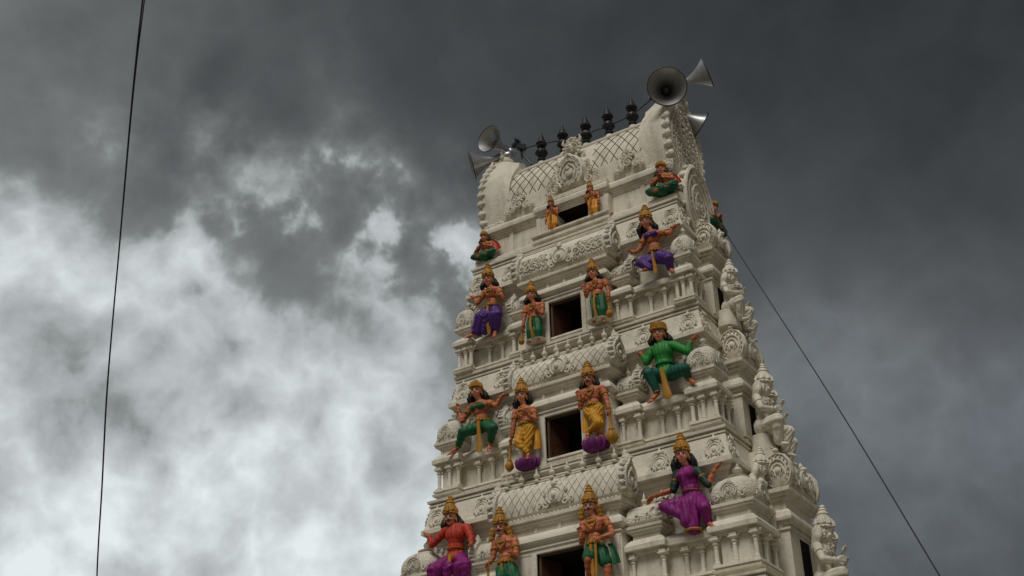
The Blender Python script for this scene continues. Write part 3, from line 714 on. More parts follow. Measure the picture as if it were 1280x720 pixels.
# flared gable ends
def gable(s):
    secs = [(1.74, 0.97), (1.84, 0.99), (1.94, 1.02), (2.06, 1.055), (2.18, 1.08), (2.32, 1.095), (2.44, 1.09), (2.50, 1.05)]
    g = [(0.66, 16.20), (0.70, 16.42), (0.76, 16.66), (0.78, 16.95), (0.77, 17.2), (0.72, 17.42), (0.64, 17.62), (0.54, 17.80), (0.44, 17.95), (0.33, 18.08), (0.26, 18.26), (0.0, 18.36)]
    fl = [(-v, z) for v, z in g]+[(v, z) for v, z in g[-2::-1]]
    b = MB(); n = len(fl); vs = []; fs = []
    for x, k in secs:
        for y, z in fl: vs.append((s*x, y*k*(1.0), 16.27+(z-16.27)*(1+(k-1)*0.9)))
    for j in range(len(secs)-1):
        for i in range(n-1): f = (j*n+i, (j+1)*n+i, (j+1)*n+i+1, j*n+i+1); fs.append(f if s > 0 else f[::-1])
    f = tuple((len(secs)-1)*n+i for i in range(n)); fs.append(f[::-1] if s > 0 else f); fs.append(tuple(range(n)) if s > 0 else tuple(range(n))[::-1])
    b.add(vs, fs)
    r = part(b, 'gable_end', M['plaster'], 0.6)
    # bosses round the rim
    b = MB(); k = 1.10
    rim = [Vector((s*2.50, y*k, 16.27+(z-16.27)*(1+(k-1)*0.9))) for y, z in smooth2(fl)]
    L = 0; last = None
    acc = 0; prev = rim[0]
    for p in rim:
        acc += (p-prev).length; prev = p
        if acc > 0.235:
            acc = 0; b.ball(p, (0.085, 0.075, 0.095), 10, 7); b.ball(p+Vector((-s*0.09, 0, 0)), (0.045, 0.05, 0.05), 8, 5)
    part(b, 'rim_bosses', M['plaster'], 0.8, parent=r)
    # carved outer face: nested arches, scroll work, beast face at the crown
    b = MB()
    for f, rr in ((1.05, 0.05), (0.86, 0.035), (0.62, 0.03), (0.40, 0.03)):
        b.tube([(s*(2.51+0.02*(1.1-f)), y*f, 16.35+(z-16.27)*f*(1.02)) for y, z in fl], rr, 6)
    rr = random.Random(3)
    for j in range(10):
        z = 16.45+0.17*j; w = 0.62*(1-((z-16.3)/2.1)**2)
        m = max(1, int(w/0.17))
        for i in range(-m, m+1):
            y = w*i/max(m, 1); T = Matrix.Translation((s*2.51, y, z)) @ Matrix.Rotation(s*pi/2, 4, 'Z')
            b.tube(spiral(0, 0, 0.08+0.025*rr.random(), 1.3, rr.random()*6, 1 if rr.random() < .5 else -1, -0.01), 0.02, 5, T)
            if rr.random() < .6: b.ball((rr.uniform(-.05, .05), -0.02, rr.uniform(-.05, .05)), (0.035, 0.04, 0.045), 6, 5, T)
    part(b, 'relief', M['carved'], 0.8, parent=r)
    h = MB(); T = Matrix.Translation((s*2.28, 0, 18.52)) @ Matrix.Rotation(s*pi/2, 4, 'Z')
    h.ball((0, 0, 0), (0.24, 0.20, 0.17), 12, 8, T); h.ball((0, -0.2, -0.06), (0.12, 0.12, 0.08), 8, 6, T)
    for q in (-1, 1):
        h.ball((q*0.10, -0.17, 0.06), 0.05, 8, 6, T); h.tube([(q*0.15, 0, 0.1), (q*0.24, 0, 0.2), (q*0.20, 0, 0.33)], [0.05, 0.04, 0.012], 6, T)
    for k2 in range(7): h.ball(((k2-3)*0.08, 0.02, 0.17-0.012*(k2-3)**2), 0.055, 6, 5, T)
    part(h, 'beast_face', M['plaster'], 0.8, parent=r)
def smooth2(pl):
    out = []
    for i in range(len(pl)-1):
        for k in range(8): t = k/8; out.append((pl[i][0]*(1-t)+pl[i+1][0]*t, pl[i][1]*(1-t)+pl[i+1][1]*t))
    return out+[pl[-1]]
for s in (-1, 1): gable(s)

# carved apron under each gable, running down the side of the attic
for s in (-1, 1):
    b = MB(); T0 = SIDES[1] if s > 0 else SIDES[3]
    b.sweep([(-0.66, -2.42), (0.66, -2.42), (0.66, -2.0), (-0.66, -2.0)], [(0.10, 15.30), (0.10, 15.36), (0.0, 15.40), (0.0, 15.95), (0.08, 16.05), (0.12, 16.22), (0.10, 16.34)], T0)
    part(b, 'attic_bay', M['carved'], 0.5)
    b = MB()
    out = [(0.74*sin(radians(a))*(1.0-0.12*cos(radians(a))), 15.38+0.98*cos(radians(a))) for a in range(-168, 169, 12)]
    b.prism(out[::-1], -2.70, -2.2, T0, bev=0.08)
    for f, r in ((0.96, 0.05), (0.76, 0.035), (0.52, 0.035), (0.3, 0.03)): b.tube([(p[0]*f, -2.71, 15.38+(p[1]-15.38)*f) for p in out], r, 6, T0)
    for p in out[1:-1:2]: b.ball((p[0]*1.02, -2.64, 15.38+(p[1]-15.38)*1.02), (0.06, 0.08, 0.07), 8, 5, T0)
    rr = random.Random(5)
    for j in range(60):
        a = rr.random()*6.28; q = rr.random()**.5
        b.tube(spiral(0.66*q*cos(a), 15.38+0.88*q*sin(a), 0.07, 1.2, rr.random()*6, 1, -2.71), 0.020, 5, T0)
    part(b, 'side_arch', M['plaster'], 0.8)

# columns and medallions: the nearest hundred are parts, what is left over is one part
cols.sort(key=lambda c: ((c[0]-CAMX)**2+(c[1]+YC)**2)); 
rest = MB()
for i, (x, y, z, h, fat) in enumerate(cols):
    T = OFF @ Matrix.Translation((x, y, z)) @ Matrix.Diagonal((0.62*fat, 0.62*fat, h, 1))
    if i < 100: inst('column', ME_col, tower, T)
    else: rest.add([v.co for v in ME_col.vertices], [tuple(p.vertices) for p in ME_col.polygons], T)
if rest.v:
    o = rest.build('column_rows', M['plaster'], tower, 0.6); o['kind'] = 'stuff'
for R_, x, v, z in meds:
    inst('medallion', ME_med, tower, OFF @ SIDES[R_] @ Matrix.Translation((x, -v-0.01, z)) @ Matrix.Rotation(radians(-9), 4, 'X') @ Matrix.Diagonal((0.93, 0.62, 0.93, 1)))

# ridge finials (kalasha)
def kal():
    b = MB()
    b.lathe([(0.085, -0.03), (0.10, 0.0), (0.115, 0.02), (0.115, 0.05), (0.07, 0.07), (0.06, 0.09), (0.10, 0.12), (0.15, 0.18), (0.165, 0.23), (0.155, 0.28), (0.12, 0.33), (0.075, 0.355), (0.07, 0.37),
             (0.115, 0.385), (0.12, 0.40), (0.07, 0.42), (0.065, 0.44), (0.140, 0.47), (0.155, 0.50), (0.125, 0.56), (0.085, 0.65), (0.045, 0.74), (0.018, 0.81), (0.0, 0.88)], 16)
    for k in range(12):
        a = 2*pi*k/12; b.ball((0.155*cos(a), 0.155*sin(a), 0.235), (0.022, 0.022, 0.05), 5, 4)
        b.ball((0.142*cos(a), 0.142*sin(a), 0.49), (0.018, 0.018, 0.03), 5, 4)
    return b.mesh('ridge_finial', M['blackmetal'], 0.8)
ME_kal = kal()
for i in range(5): inst('ridge_finial', ME_kal, tower, OFF @ TR(-1.264+i*0.632, 0, 18.20, (0.90, 0.90, 1.02), 0.4*i) @ Matrix.Rotation(radians((1.5, -1, 0.6, -2, 1)[i]), 4, 'Y'))

# lowest storey down to the ground: plain base with a tall doorway
b = MB(); z0 = 2.85
P = quad([(0, 1.2), (0.95, 1.2), (0.95, 2.60), (2.4, 2.60), (2.4, 2.45), (4.45, 2.45), (4.45, 0)])
P2 = quad([(0, 2.60), (2.4, 2.60), (2.4, 2.45), (4.45, 2.45), (4.45, 0)])
b.sweep(P, [(0.35, GZ-0.1), (0.35, GZ+0.25), (0.2, GZ+0.30), (0.2, GZ+0.55), (0.3, GZ+0.6), (0.3, GZ+0.8), (0.0, GZ+0.9), (0.0, 1.5)], cap=False)
b.sweep(P2, [(0.0, 1.5), (0.0, 2.3), (0.12, 2.4), (0.2, 2.6), (0.15, 2.75), (-0.2, 2.80)])
part(b, 'base_storey', M['plaster'], 0.3)
b = MB(); zt, hwt, hdt = EAVE[4]
frieze(zt, hwt, hdt, zt+0.60, zt+0.76, 0, 0); under_eave(zt, hwt, hdt, zt-0.5)
b = MB()
for s in (-1, 1): b.box(s*0.48-0.47, s*0.48+0.47, -1.3, -1.22, GZ, 1.5)
part(b, 'gate_door', M['door'], 0)

# ------------------------------------------------------------------ setting
b = MB(); g = 900; n = 24; vs = []; fs = []
for j in range(n+1):
    for i in range(n+1): vs.append(((i/n-0.5)*2*g, (j/n-0.5)*2*g, 0))
for j in range(n):
    for i in range(n): fs.append((j*(n+1)+i, j*(n+1)+i+1, (j+1)*(n+1)+i+1, (j+1)*(n+1)+i))
b.add(vs, fs); o = b.build('ground', M['ground'], T=TR(0, 0, GZ)); o['kind'] = 'structure'
b = MB(); b.box(-9, 9, 4, 32, -0.05, 0.012); o = b.build('pavement', M['paving'], T=TR(0, 0, GZ)); o['kind'] = 'structure'
POSES = {
 'BR': dict(hed=(-0.049, -0.16, 1.465), nek=(-0.051, -0.12, 1.265), sL=(-0.123, -0.1, 1.15), eL=(-0.263, -0.16, 0.851), wL=(-0.341, -0.22, 0.794), hL=(-0.457, -0.26, 0.848), sR=(0.241, -0.08, 1.133), eR=(0.45, -0.1, 1.037), wR=(0.515, -0.1, 1.177), hR=(0.669, -0.1, 1.174), che=(0.039, -0.1, 1.089), pel=(0.062, -0.06, 0.639), kL=(-0.165, -0.3, 0.493), aL=(-0.032, -0.2, 0.246), tL=(-0.18, -0.25, 0.257), kR=(0.445, -0.28, 0.369), aR=(0.401, -0.16, 0.179), tR=(0.49, -0.26, 0.038), sash=(0.11, -0.2, 0.113)),
 'CR': dict(hed=(-0.018, -0.18, 1.327), nek=(-0.014, -0.13, 1.15), sL=(-0.236, -0.1, 1.04), eL=(-0.345, -0.16, 0.818), wL=(-0.422, -0.14, 0.988), hL=(-0.555, -0.14, 1.107), sR=(0.238, -0.08, 1.036), eR=(0.53, -0.1, 0.814), wR=(0.613, -0.1, 1.005), hR=(0.841, -0.1, 1.106), che=(0.009, -0.1, 0.955), pel=(0.008, -0.06, 0.511), kL=(-0.229, -0.32, 0.463), aL=(-0.144, -0.2, 0.061), tL=(-0.252, -0.28, -0.087), kR=(0.512, -0.3, 0.361), aR=(0.516, -0.16, 0.205), tR=(0.632, -0.24, 0.07), sash=(0.09, -0.2, -0.128)),
 'CL': dict(hed=(0.005, -0.18, 1.295), nek=(0.02, -0.13, 1.094), sL=(-0.178, -0.1, 1.018), eL=(-0.377, -0.16, 0.716), wL=(-0.509, -0.12, 0.998), hL=(-0.53, -0.12, 1.083), sR=(0.272, -0.08, 0.989), eR=(0.46, -0.12, 0.853), wR=(0.577, -0.1, 1.05), hR=(0.83, -0.1, 1.059), che=(0.028, -0.1, 0.908), pel=(0.083, -0.06, 0.539), kL=(-0.249, -0.32, 0.374), aL=(-0.474, -0.2, 0.109), tL=(-0.587, -0.28, -0.002), kR=(0.495, -0.3, 0.279), aR=(0.321, -0.16, 0.014), tR=(0.343, -0.24, -0.143), sash=(0.11, -0.2, -0.147)),
 'BL': dict(hed=(0.178, -0.16, 1.407), nek=(0.196, -0.12, 1.229), sL=(0.042, -0.1, 1.141), eL=(-0.113, -0.16, 0.901), wL=(-0.216, -0.14, 1.087), hL=(-0.389, -0.12, 1.193), sR=(0.407, -0.08, 1.12), eR=(0.529, -0.12, 0.834), wR=(0.483, -0.2, 0.903), hR=(0.44, -0.25, 0.934), che=(0.222, -0.1, 1.075), pel=(0.218, -0.06, 0.697), kL=(0.021, -0.3, 0.457), aL=(-0.184, -0.2, 0.119), tL=(-0.296, -0.28, 0.053), kR=(0.508, -0.28, 0.366), aR=(0.363, -0.16, 0.05), tR=(0.373, -0.24, -0.097), sash=(0.255, -0.22, -0.052)),
 'DR': dict(hed=(0.008, -0.18, 1.584), nek=(0.007, -0.13, 1.382), sL=(-0.155, -0.1, 1.277), eL=(-0.25, -0.14, 0.992), wL=(-0.615, -0.22, 0.923), hL=(-0.799, -0.26, 0.789), sR=(0.247, -0.08, 1.251), eR=(0.435, -0.14, 0.936), wR=(0.588, -0.12, 1.195), hR=(0.747, -0.1, 1.292), che=(0.036, -0.1, 1.177), pel=(0.087, -0.06, 0.753), kL=(-0.37, -0.32, 0.643), aL=(-0.042, -0.26, 0.405), tL=(-0.001, -0.3, 0.27), kR=(0.403, -0.3, 0.462), aR=(0.371, -0.16, 0.246), tR=(0.484, -0.26, 0.119), sash=(0.09, -0.2, 0.033)),
 'DL': dict(hed=(-0.01, -0.18, 1.511), nek=(0.015, -0.13, 1.346), sL=(-0.193, -0.1, 1.292), eL=(-0.475, -0.16, 1.055), wL=(-0.572, -0.14, 1.257), hL=(-0.721, -0.12, 1.333), sR=(0.324, -0.08, 1.26), eR=(0.479, -0.14, 0.982), wR=(0.523, -0.25, 0.886), hR=(0.552, -0.28, 0.807), che=(0.072, -0.1, 1.174), pel=(0.034, -0.06, 0.708), kL=(-0.351, -0.32, 0.488), aL=(-0.528, -0.2, 0.096), tL=(-0.628, -0.28, 0.02), kR=(0.452, -0.3, 0.414), aR=(0.329, -0.16, 0.024), tR=(0.362, -0.24, -0.112), sash=(0.057, -0.22, 0.134)),
 'BstL': dict(hed=(0.039, 0, 1.147), nek=(0.071, 0.03, 0.986), sL=(-0.136, 0.04, 0.91), eL=(-0.159, 0, 0.63), wL=(-0.18, -0.04, 0.405), hL=(-0.183, -0.05, 0.279), sR=(0.283, 0.04, 0.864), eR=(0.323, -0.04, 0.588), wR=(0.213, -0.12, 0.737), hR=(0.136, -0.14, 0.888), che=(0.08, 0.03, 0.793), pel=(0.071, 0.03, 0.528), kL=(0.006, -0.04, 0.278), aL=(-0.027, 0, 0.067), tL=(0.002, -0.12, -0.045), kR=(0.213, -0.02, 0.222), aR=(0.182, 0, 0.03), tR=(0.265, -0.12, -0.083), sash=(0.148, -0.12, 0.016)),
 'BstR': dict(hed=(0.037, 0, 1.175), nek=(0.065, 0.03, 1.04), sL=(-0.095, 0.04, 0.955), eL=(-0.132, -0.02, 0.666), wL=(-0.121, -0.1, 0.785), hL=(-0.165, -0.12, 0.924), sR=(0.305, 0.04, 0.914), eR=(0.374, 0.02, 0.65), wR=(0.394, -0.02, 0.452), hR=(0.4, -0.04, 0.378), che=(0.096, 0.03, 0.853), pel=(0.114, 0.03, 0.556), kL=(0.068, -0.04, 0.277), aL=(0.031, 0, 0.058), tL=(0.056, -0.12, -0.075), kR=(0.253, -0.02, 0.227), aR=(0.228, 0, 0.026), tR=(0.3, -0.12, -0.09), sash=(0.149, -0.12, -0.016)),
 'CstR': dict(hed=(-0.089, 0, 1.571), nek=(-0.069, 0.03, 1.437), sL=(-0.249, 0.04, 1.352), eL=(-0.294, -0.02, 1.003), wL=(-0.254, -0.1, 1.178), hL=(-0.293, -0.12, 1.333), sR=(0.189, 0.04, 1.319), eR=(0.285, 0.02, 1.011), wR=(0.337, -0.02, 0.791), hR=(0.365, -0.04, 0.713), che=(-0.045, 0.03, 1.234), pel=(-0.019, 0.03, 0.926), kL=(0.177, -0.16, 0.51), aL=(-0.087, -0.1, 0.412), tL=(-0.103, -0.16, 0.291), kR=(0.066, 0, 0.575), aR=(0.074, 0, 0.343), tR=(0.17, -0.1, 0.255), sash=(-0.131, -0.1, 0.423)),
 'CstL': dict(hed=(0.015, 0, 1.644), nek=(0.024, 0.03, 1.481), sL=(-0.165, 0.04, 1.341), eL=(-0.193, -0.02, 0.998), wL=(-0.22, -0.04, 0.756), hL=(-0.249, -0.05, 0.669), sR=(0.262, 0.04, 1.292), eR=(0.337, -0.04, 1.035), wR=(0.24, -0.14, 1.131), hR=(0.167, -0.18, 1.175), che=(0.051, 0.03, 1.274), pel=(0.09, 0.03, 0.928), kL=(0.003, -0.16, 0.568), aL=(0.215, -0.12, 0.292), tL=(0.217, -0.18, 0.198), kR=(0.13, 0, 0.561), aR=(0.071, 0, 0.278), tR=(0.117, -0.1, 0.205), sash=(0.361, 0, 0.592)),
 'DstR': dict(hed=(-0.017, 0, 1.713), nek=(0.009, 0.03, 1.571), sL=(-0.197, 0.04, 1.428), eL=(-0.204, -0.04, 1.05), wL=(-0.167, -0.12, 1.146), hL=(-0.179, -0.14, 1.285), sR=(0.279, 0.04, 1.409), eR=(0.431, 0, 1.108), wR=(0.24, -0.14, 1.021), hR=(0.163, -0.18, 0.991), che=(0.035, 0.03, 1.341), pel=(0.036, 0.03, 0.914), kL=(-0.003, -0.2, 0.652), aL=(-0.089, -0.05, 0.361), tL=(-0.058, -0.15, 0.228), kR=(0.282, 0, 0.527), aR=(0.258, 0, 0.171), tR=(0.309, -0.1, 0.087), sash=(0.085, -0.15, 0.338)),
 'DstL': dict(hed=(-0.095, 0, 1.721), nek=(-0.062, 0.03, 1.561), sL=(-0.245, 0.04, 1.457), eL=(-0.253, -0.02, 1.16), wL=(-0.287, -0.1, 1.036), hL=(-0.309, -0.12, 0.999), sR=(0.207, 0.04, 1.43), eR=(0.28, -0.04, 1.087), wR=(0.253, -0.14, 1.12), hR=(0.22, -0.18, 1.244), che=(-0.023, 0.03, 1.386), pel=(0.009, 0.03, 0.939), kL=(0.07, -0.2, 0.618), aL=(-0.037, -0.05, 0.318), tL=(0.006, -0.15, 0.182), kR=(0.272, 0, 0.558), aR=(0.262, 0, 0.206), tR=(0.324, -0.1, 0.102), sash=(0.073, -0.15, 0.381)),
 'AR': dict(hed=(0.079, -0.05, 0.613), nek=(0.06, -0.02, 0.527), sL=(-0.108, 0, 0.5), eL=(-0.204, -0.06, 0.38), wL=(0.055, -0.16, 0.215), hL=(0.191, -0.18, 0.279), sR=(0.185, 0, 0.454), eR=(0.31, -0.06, 0.17), wR=(0.233, -0.16, 0.196), hR=(0.204, -0.18, 0.287), che=(0.032, 0, 0.393), pel=(-0.016, 0.02, 0.189), kL=(-0.212, -0.16, 0.049), aL=(0.051, -0.2, -0.063), tL=(0.103, -0.22, -0.12), kR=(0.457, -0.16, -0.175), aR=(0.188, -0.2, -0.117), tR=(0.126, -0.22, -0.129), sash=(0.092, -0.2, -0.13)),
 'AstR': dict(hed=(-0.051, 0, 0.707), nek=(-0.041, 0.03, 0.591), sL=(-0.201, 0.04, 0.528), eL=(-0.213, -0.02, 0.331), wL=(-0.185, -0.06, 0.405), hL=(-0.175, -0.08, 0.497), sR=(0.184, 0.04, 0.468), eR=(0.218, 0.02, 0.258), wR=(0.251, -0.02, 0.097), hR=(0.259, -0.03, 0.04), che=(-0.029, 0.03, 0.444), pel=(0.028, 0.03, 0.266), kL=(0.007, -0.02, 0.106), aL=(-0.006, 0, -0.019), tL=(0.005, -0.06, -0.083), kR=(0.182, -0.02, 0.075), aR=(0.15, 0, -0.022), tR=(0.181, -0.06, -0.093), sash=(0.105, -0.05, -0.017)),
}
# ------------------------------------------------------------------ painted statues
def paint(name, col, col2=None, k=14.0, rough=0.58, fac=0.5, horiz=False):
    m = mat(name, col, rough, var=0.16, scale=9, spec=0.38, bump=0.18, bscale=45, dirt=tuple(c*0.35 for c in col), dirt_amt=0.6)
    if col2:      # painted stripes that follow the folds
        n = m.node_tree.nodes; l = m.node_tree.links; b = n['Principled BSDF']
        tc = n.new('ShaderNodeTexCoord'); wv = n.new('ShaderNodeTexWave'); wv.inputs['Scale'].default_value = k; wv.inputs['Distortion'].default_value = 2.5; wv.inputs['Detail Scale'].default_value = 2
        wv.bands_direction = 'Z' if horiz else 'X'; l.new(tc.outputs['Object'], wv.inputs['Vector'])
        mx = n.new('ShaderNodeMix'); mx.data_type = 'RGBA'; mx.inputs['B'].default_value = (*col2, 1)
        r = n.new('ShaderNodeMapRange'); r.inputs['From Min'].default_value = 0.5; r.inputs['From Max'].default_value = 0.95; r.inputs['To Max'].default_value = fac
        l.new(wv.outputs['Fac'], r.inputs['Value']); l.new(r.outputs['Result'], mx.inputs['Factor'])
        src = b.inputs['Base Color'].links[0].from_socket; l.new(src, mx.inputs['A']); l.new(mx.outputs['Result'], b.inputs['Base Color'])
    return m
K = dict(
    skin=paint('orange_skin_paint', (0.52, 0.165, 0.065), (0.26, 0.03, 0.015), 3.5, fac=0.7, horiz=True), pink=paint('pink_face_paint', (0.72, 0.31, 0.20)), gold=paint('gold_ochre_paint', (0.46, 0.22, 0.016), (0.15, 0.05, 0.006), 26, fac=0.6, horiz=True),
    hair=paint('black_hair_paint', (0.012, 0.011, 0.012)), green=paint('dark_green_paint', (0.005, 0.11, 0.035), (0.002, 0.035, 0.014), 9), teal=paint('teal_green_paint', (0.004, 0.10, 0.065), (0.002, 0.035, 0.025), 8),
    tunic=paint('bright_green_paint', (0.02, 0.27, 0.03), (0.008, 0.10, 0.02), 9, fac=0.85), violet=paint('violet_paint', (0.085, 0.022, 0.20), (0.03, 0.008, 0.08), 9),
    magenta=paint('magenta_paint', (0.24, 0.008, 0.16), (0.09, 0.003, 0.07), 9), yellow=paint('yellow_paint', (0.60, 0.29, 0.01), (0.34, 0.10, 0.005), 7), red=paint('red_orange_paint', (0.50, 0.04, 0.015), (0.24, 0.01, 0.006), 9, fac=0.8),
    sleeve=paint('blackish_green_paint', (0.008, 0.03, 0.018)), stripe=paint('orange_red_stripe_paint', (0.74, 0.40, 0.03), (0.55, 0.04, 0.01), 7, fac=1.0), lotus=paint('purple_lotus_paint', (0.16, 0.012, 0.13), (0.07, 0.005, 0.06), 9), white=paint('white_eye_paint', (0.75, 0.72, 0.68)),
    lips=paint('red_lip_paint', (0.45, 0.02, 0.02)), black=paint('black_paint', (0.01, 0.01, 0.01)), plaster=M['plaster'])
V = Vector
def capsule(b, p0, p1, r0, r1, n=12):
    p0, p1 = V(p0), V(p1); d = p1-p0
    if d.length < 1e-4: b.ball(p0, r0, n, 8); return
    d.normalize(); pts = []; rs = []
    for a in (-88, -55, -25): pts.append(p0+d*r0*sin(radians(a))); rs.append(r0*cos(radians(a)))
    pts += [p0, p1]; rs += [r0, r1]
    for a in (25, 55, 88): pts.append(p1+d*r1*sin(radians(a))); rs.append(r1*cos(radians(a)))
    b.tube(pts, rs, n)
def eball(b, c, r, ax=None, n=16, m=10):
    T = Matrix.Translation(c)
    if ax is not None: T = T @ V(ax).to_track_quat('Z', 'Y').to_matrix().to_4x4()
    b.ball((0, 0, 0), r, n, m, T)
def remesh(b, name, mt, parent, vox, it=4, disp=None, dec=None):
    me = bpy.data.meshes.new('tmp'); me.from_pydata(b.v, [], b.f); ob = bpy.data.objects.new('tmp', me); C.objects.link(ob)
    md = ob.modifiers.new('r', 'REMESH'); md.mode = 'VOXEL'; md.voxel_size = vox
    if it: s = ob.modifiers.new('s', 'SMOOTH'); s.factor = 0.5; s.iterations = it
    dg = bpy.context.evaluated_depsgraph_get(); ev = ob.evaluated_get(dg); out = bpy.data.meshes.new_from_object(ev)
    bpy.data.objects.remove(ob); out.name = name
    if disp:
        nn = [v.normal.copy() for v in out.vertices]
        for v, q in zip(out.vertices, nn): v.co += q*disp(v.co)
    out.materials.clear(); out.materials.append(mt)
    for p in out.polygons: p.use_smooth = True
    o = bpy.data.objects.new(name, out); C.objects.link(o); o.parent = parent
    return o
def hand(b, w, h, nrm, s=1.0, curl=0.5, side=1):
    """palm from wrist w towards h, palm facing nrm; four unequal bent fingers and a thumb on the side"""
    w, h = V(w), V(h); d = (h-w).normalized(); nrm = V(nrm); nrm = (nrm-d*nrm.dot(d)).normalized(); sd = d.cross(nrm)*side
    pc = w+d*0.045*s
    eball(b, pc, (0.036*s, 0.018*s, 0.048*s), None)
    for k in (-1.5, -0.5, 0.5, 1.5): capsule(b, w+d*0.005, w+d*0.075*s+sd*k*0.017*s, 0.021*s, 0.013*s, 8)
    Ls = {-1.5: 0.052, -0.5: 0.062, 0.5: 0.066, 1.5: 0.058}
    for k, L in Ls.items():
        p = w+d*0.075*s+sd*k*0.021*s; q = p+(d*cos(curl*0.6)+nrm*sin(curl*0.6)+sd*k*0.07)*L*0.55*s; r = q+(d*cos(curl*1.5)+nrm*sin(curl*1.5)+sd*k*0.05)*L*0.5*s
        capsule(b, p, q, 0.0125*s, 0.0115*s, 8); capsule(b, q, r, 0.0115*s, 0.010*s, 8)
    p = w+d*0.02*s+sd*0.025*s; q = p+(d*0.6+sd*0.7+nrm*0.3)*0.045*s; r = q+(d*0.9+sd*0.15+nrm*0.3)*0.035*s
    capsule(b, p, q, 0.016*s, 0.013*s, 8); capsule(b, q, r, 0.013*s, 0.011*s, 8)
def ring(b, c, r, w, ax=(0, 0, 1), n=20, sx=1.0, beads=0):
    T = Matrix.Translation(c) @ V(ax).to_track_quat('Z', 'Y').to_matrix().to_4x4()
    b.tube([(r*sx*cos(2*pi*k/n), r*sin(2*pi*k/n), 0) for k in range(n)], w, 6, T, closed=True)
    for k in range(beads): b.ball((r*sx*cos(2*pi*k/beads), r*sin(2*pi*k/beads), -w*0.8), w*1.2, 6, 4, T)

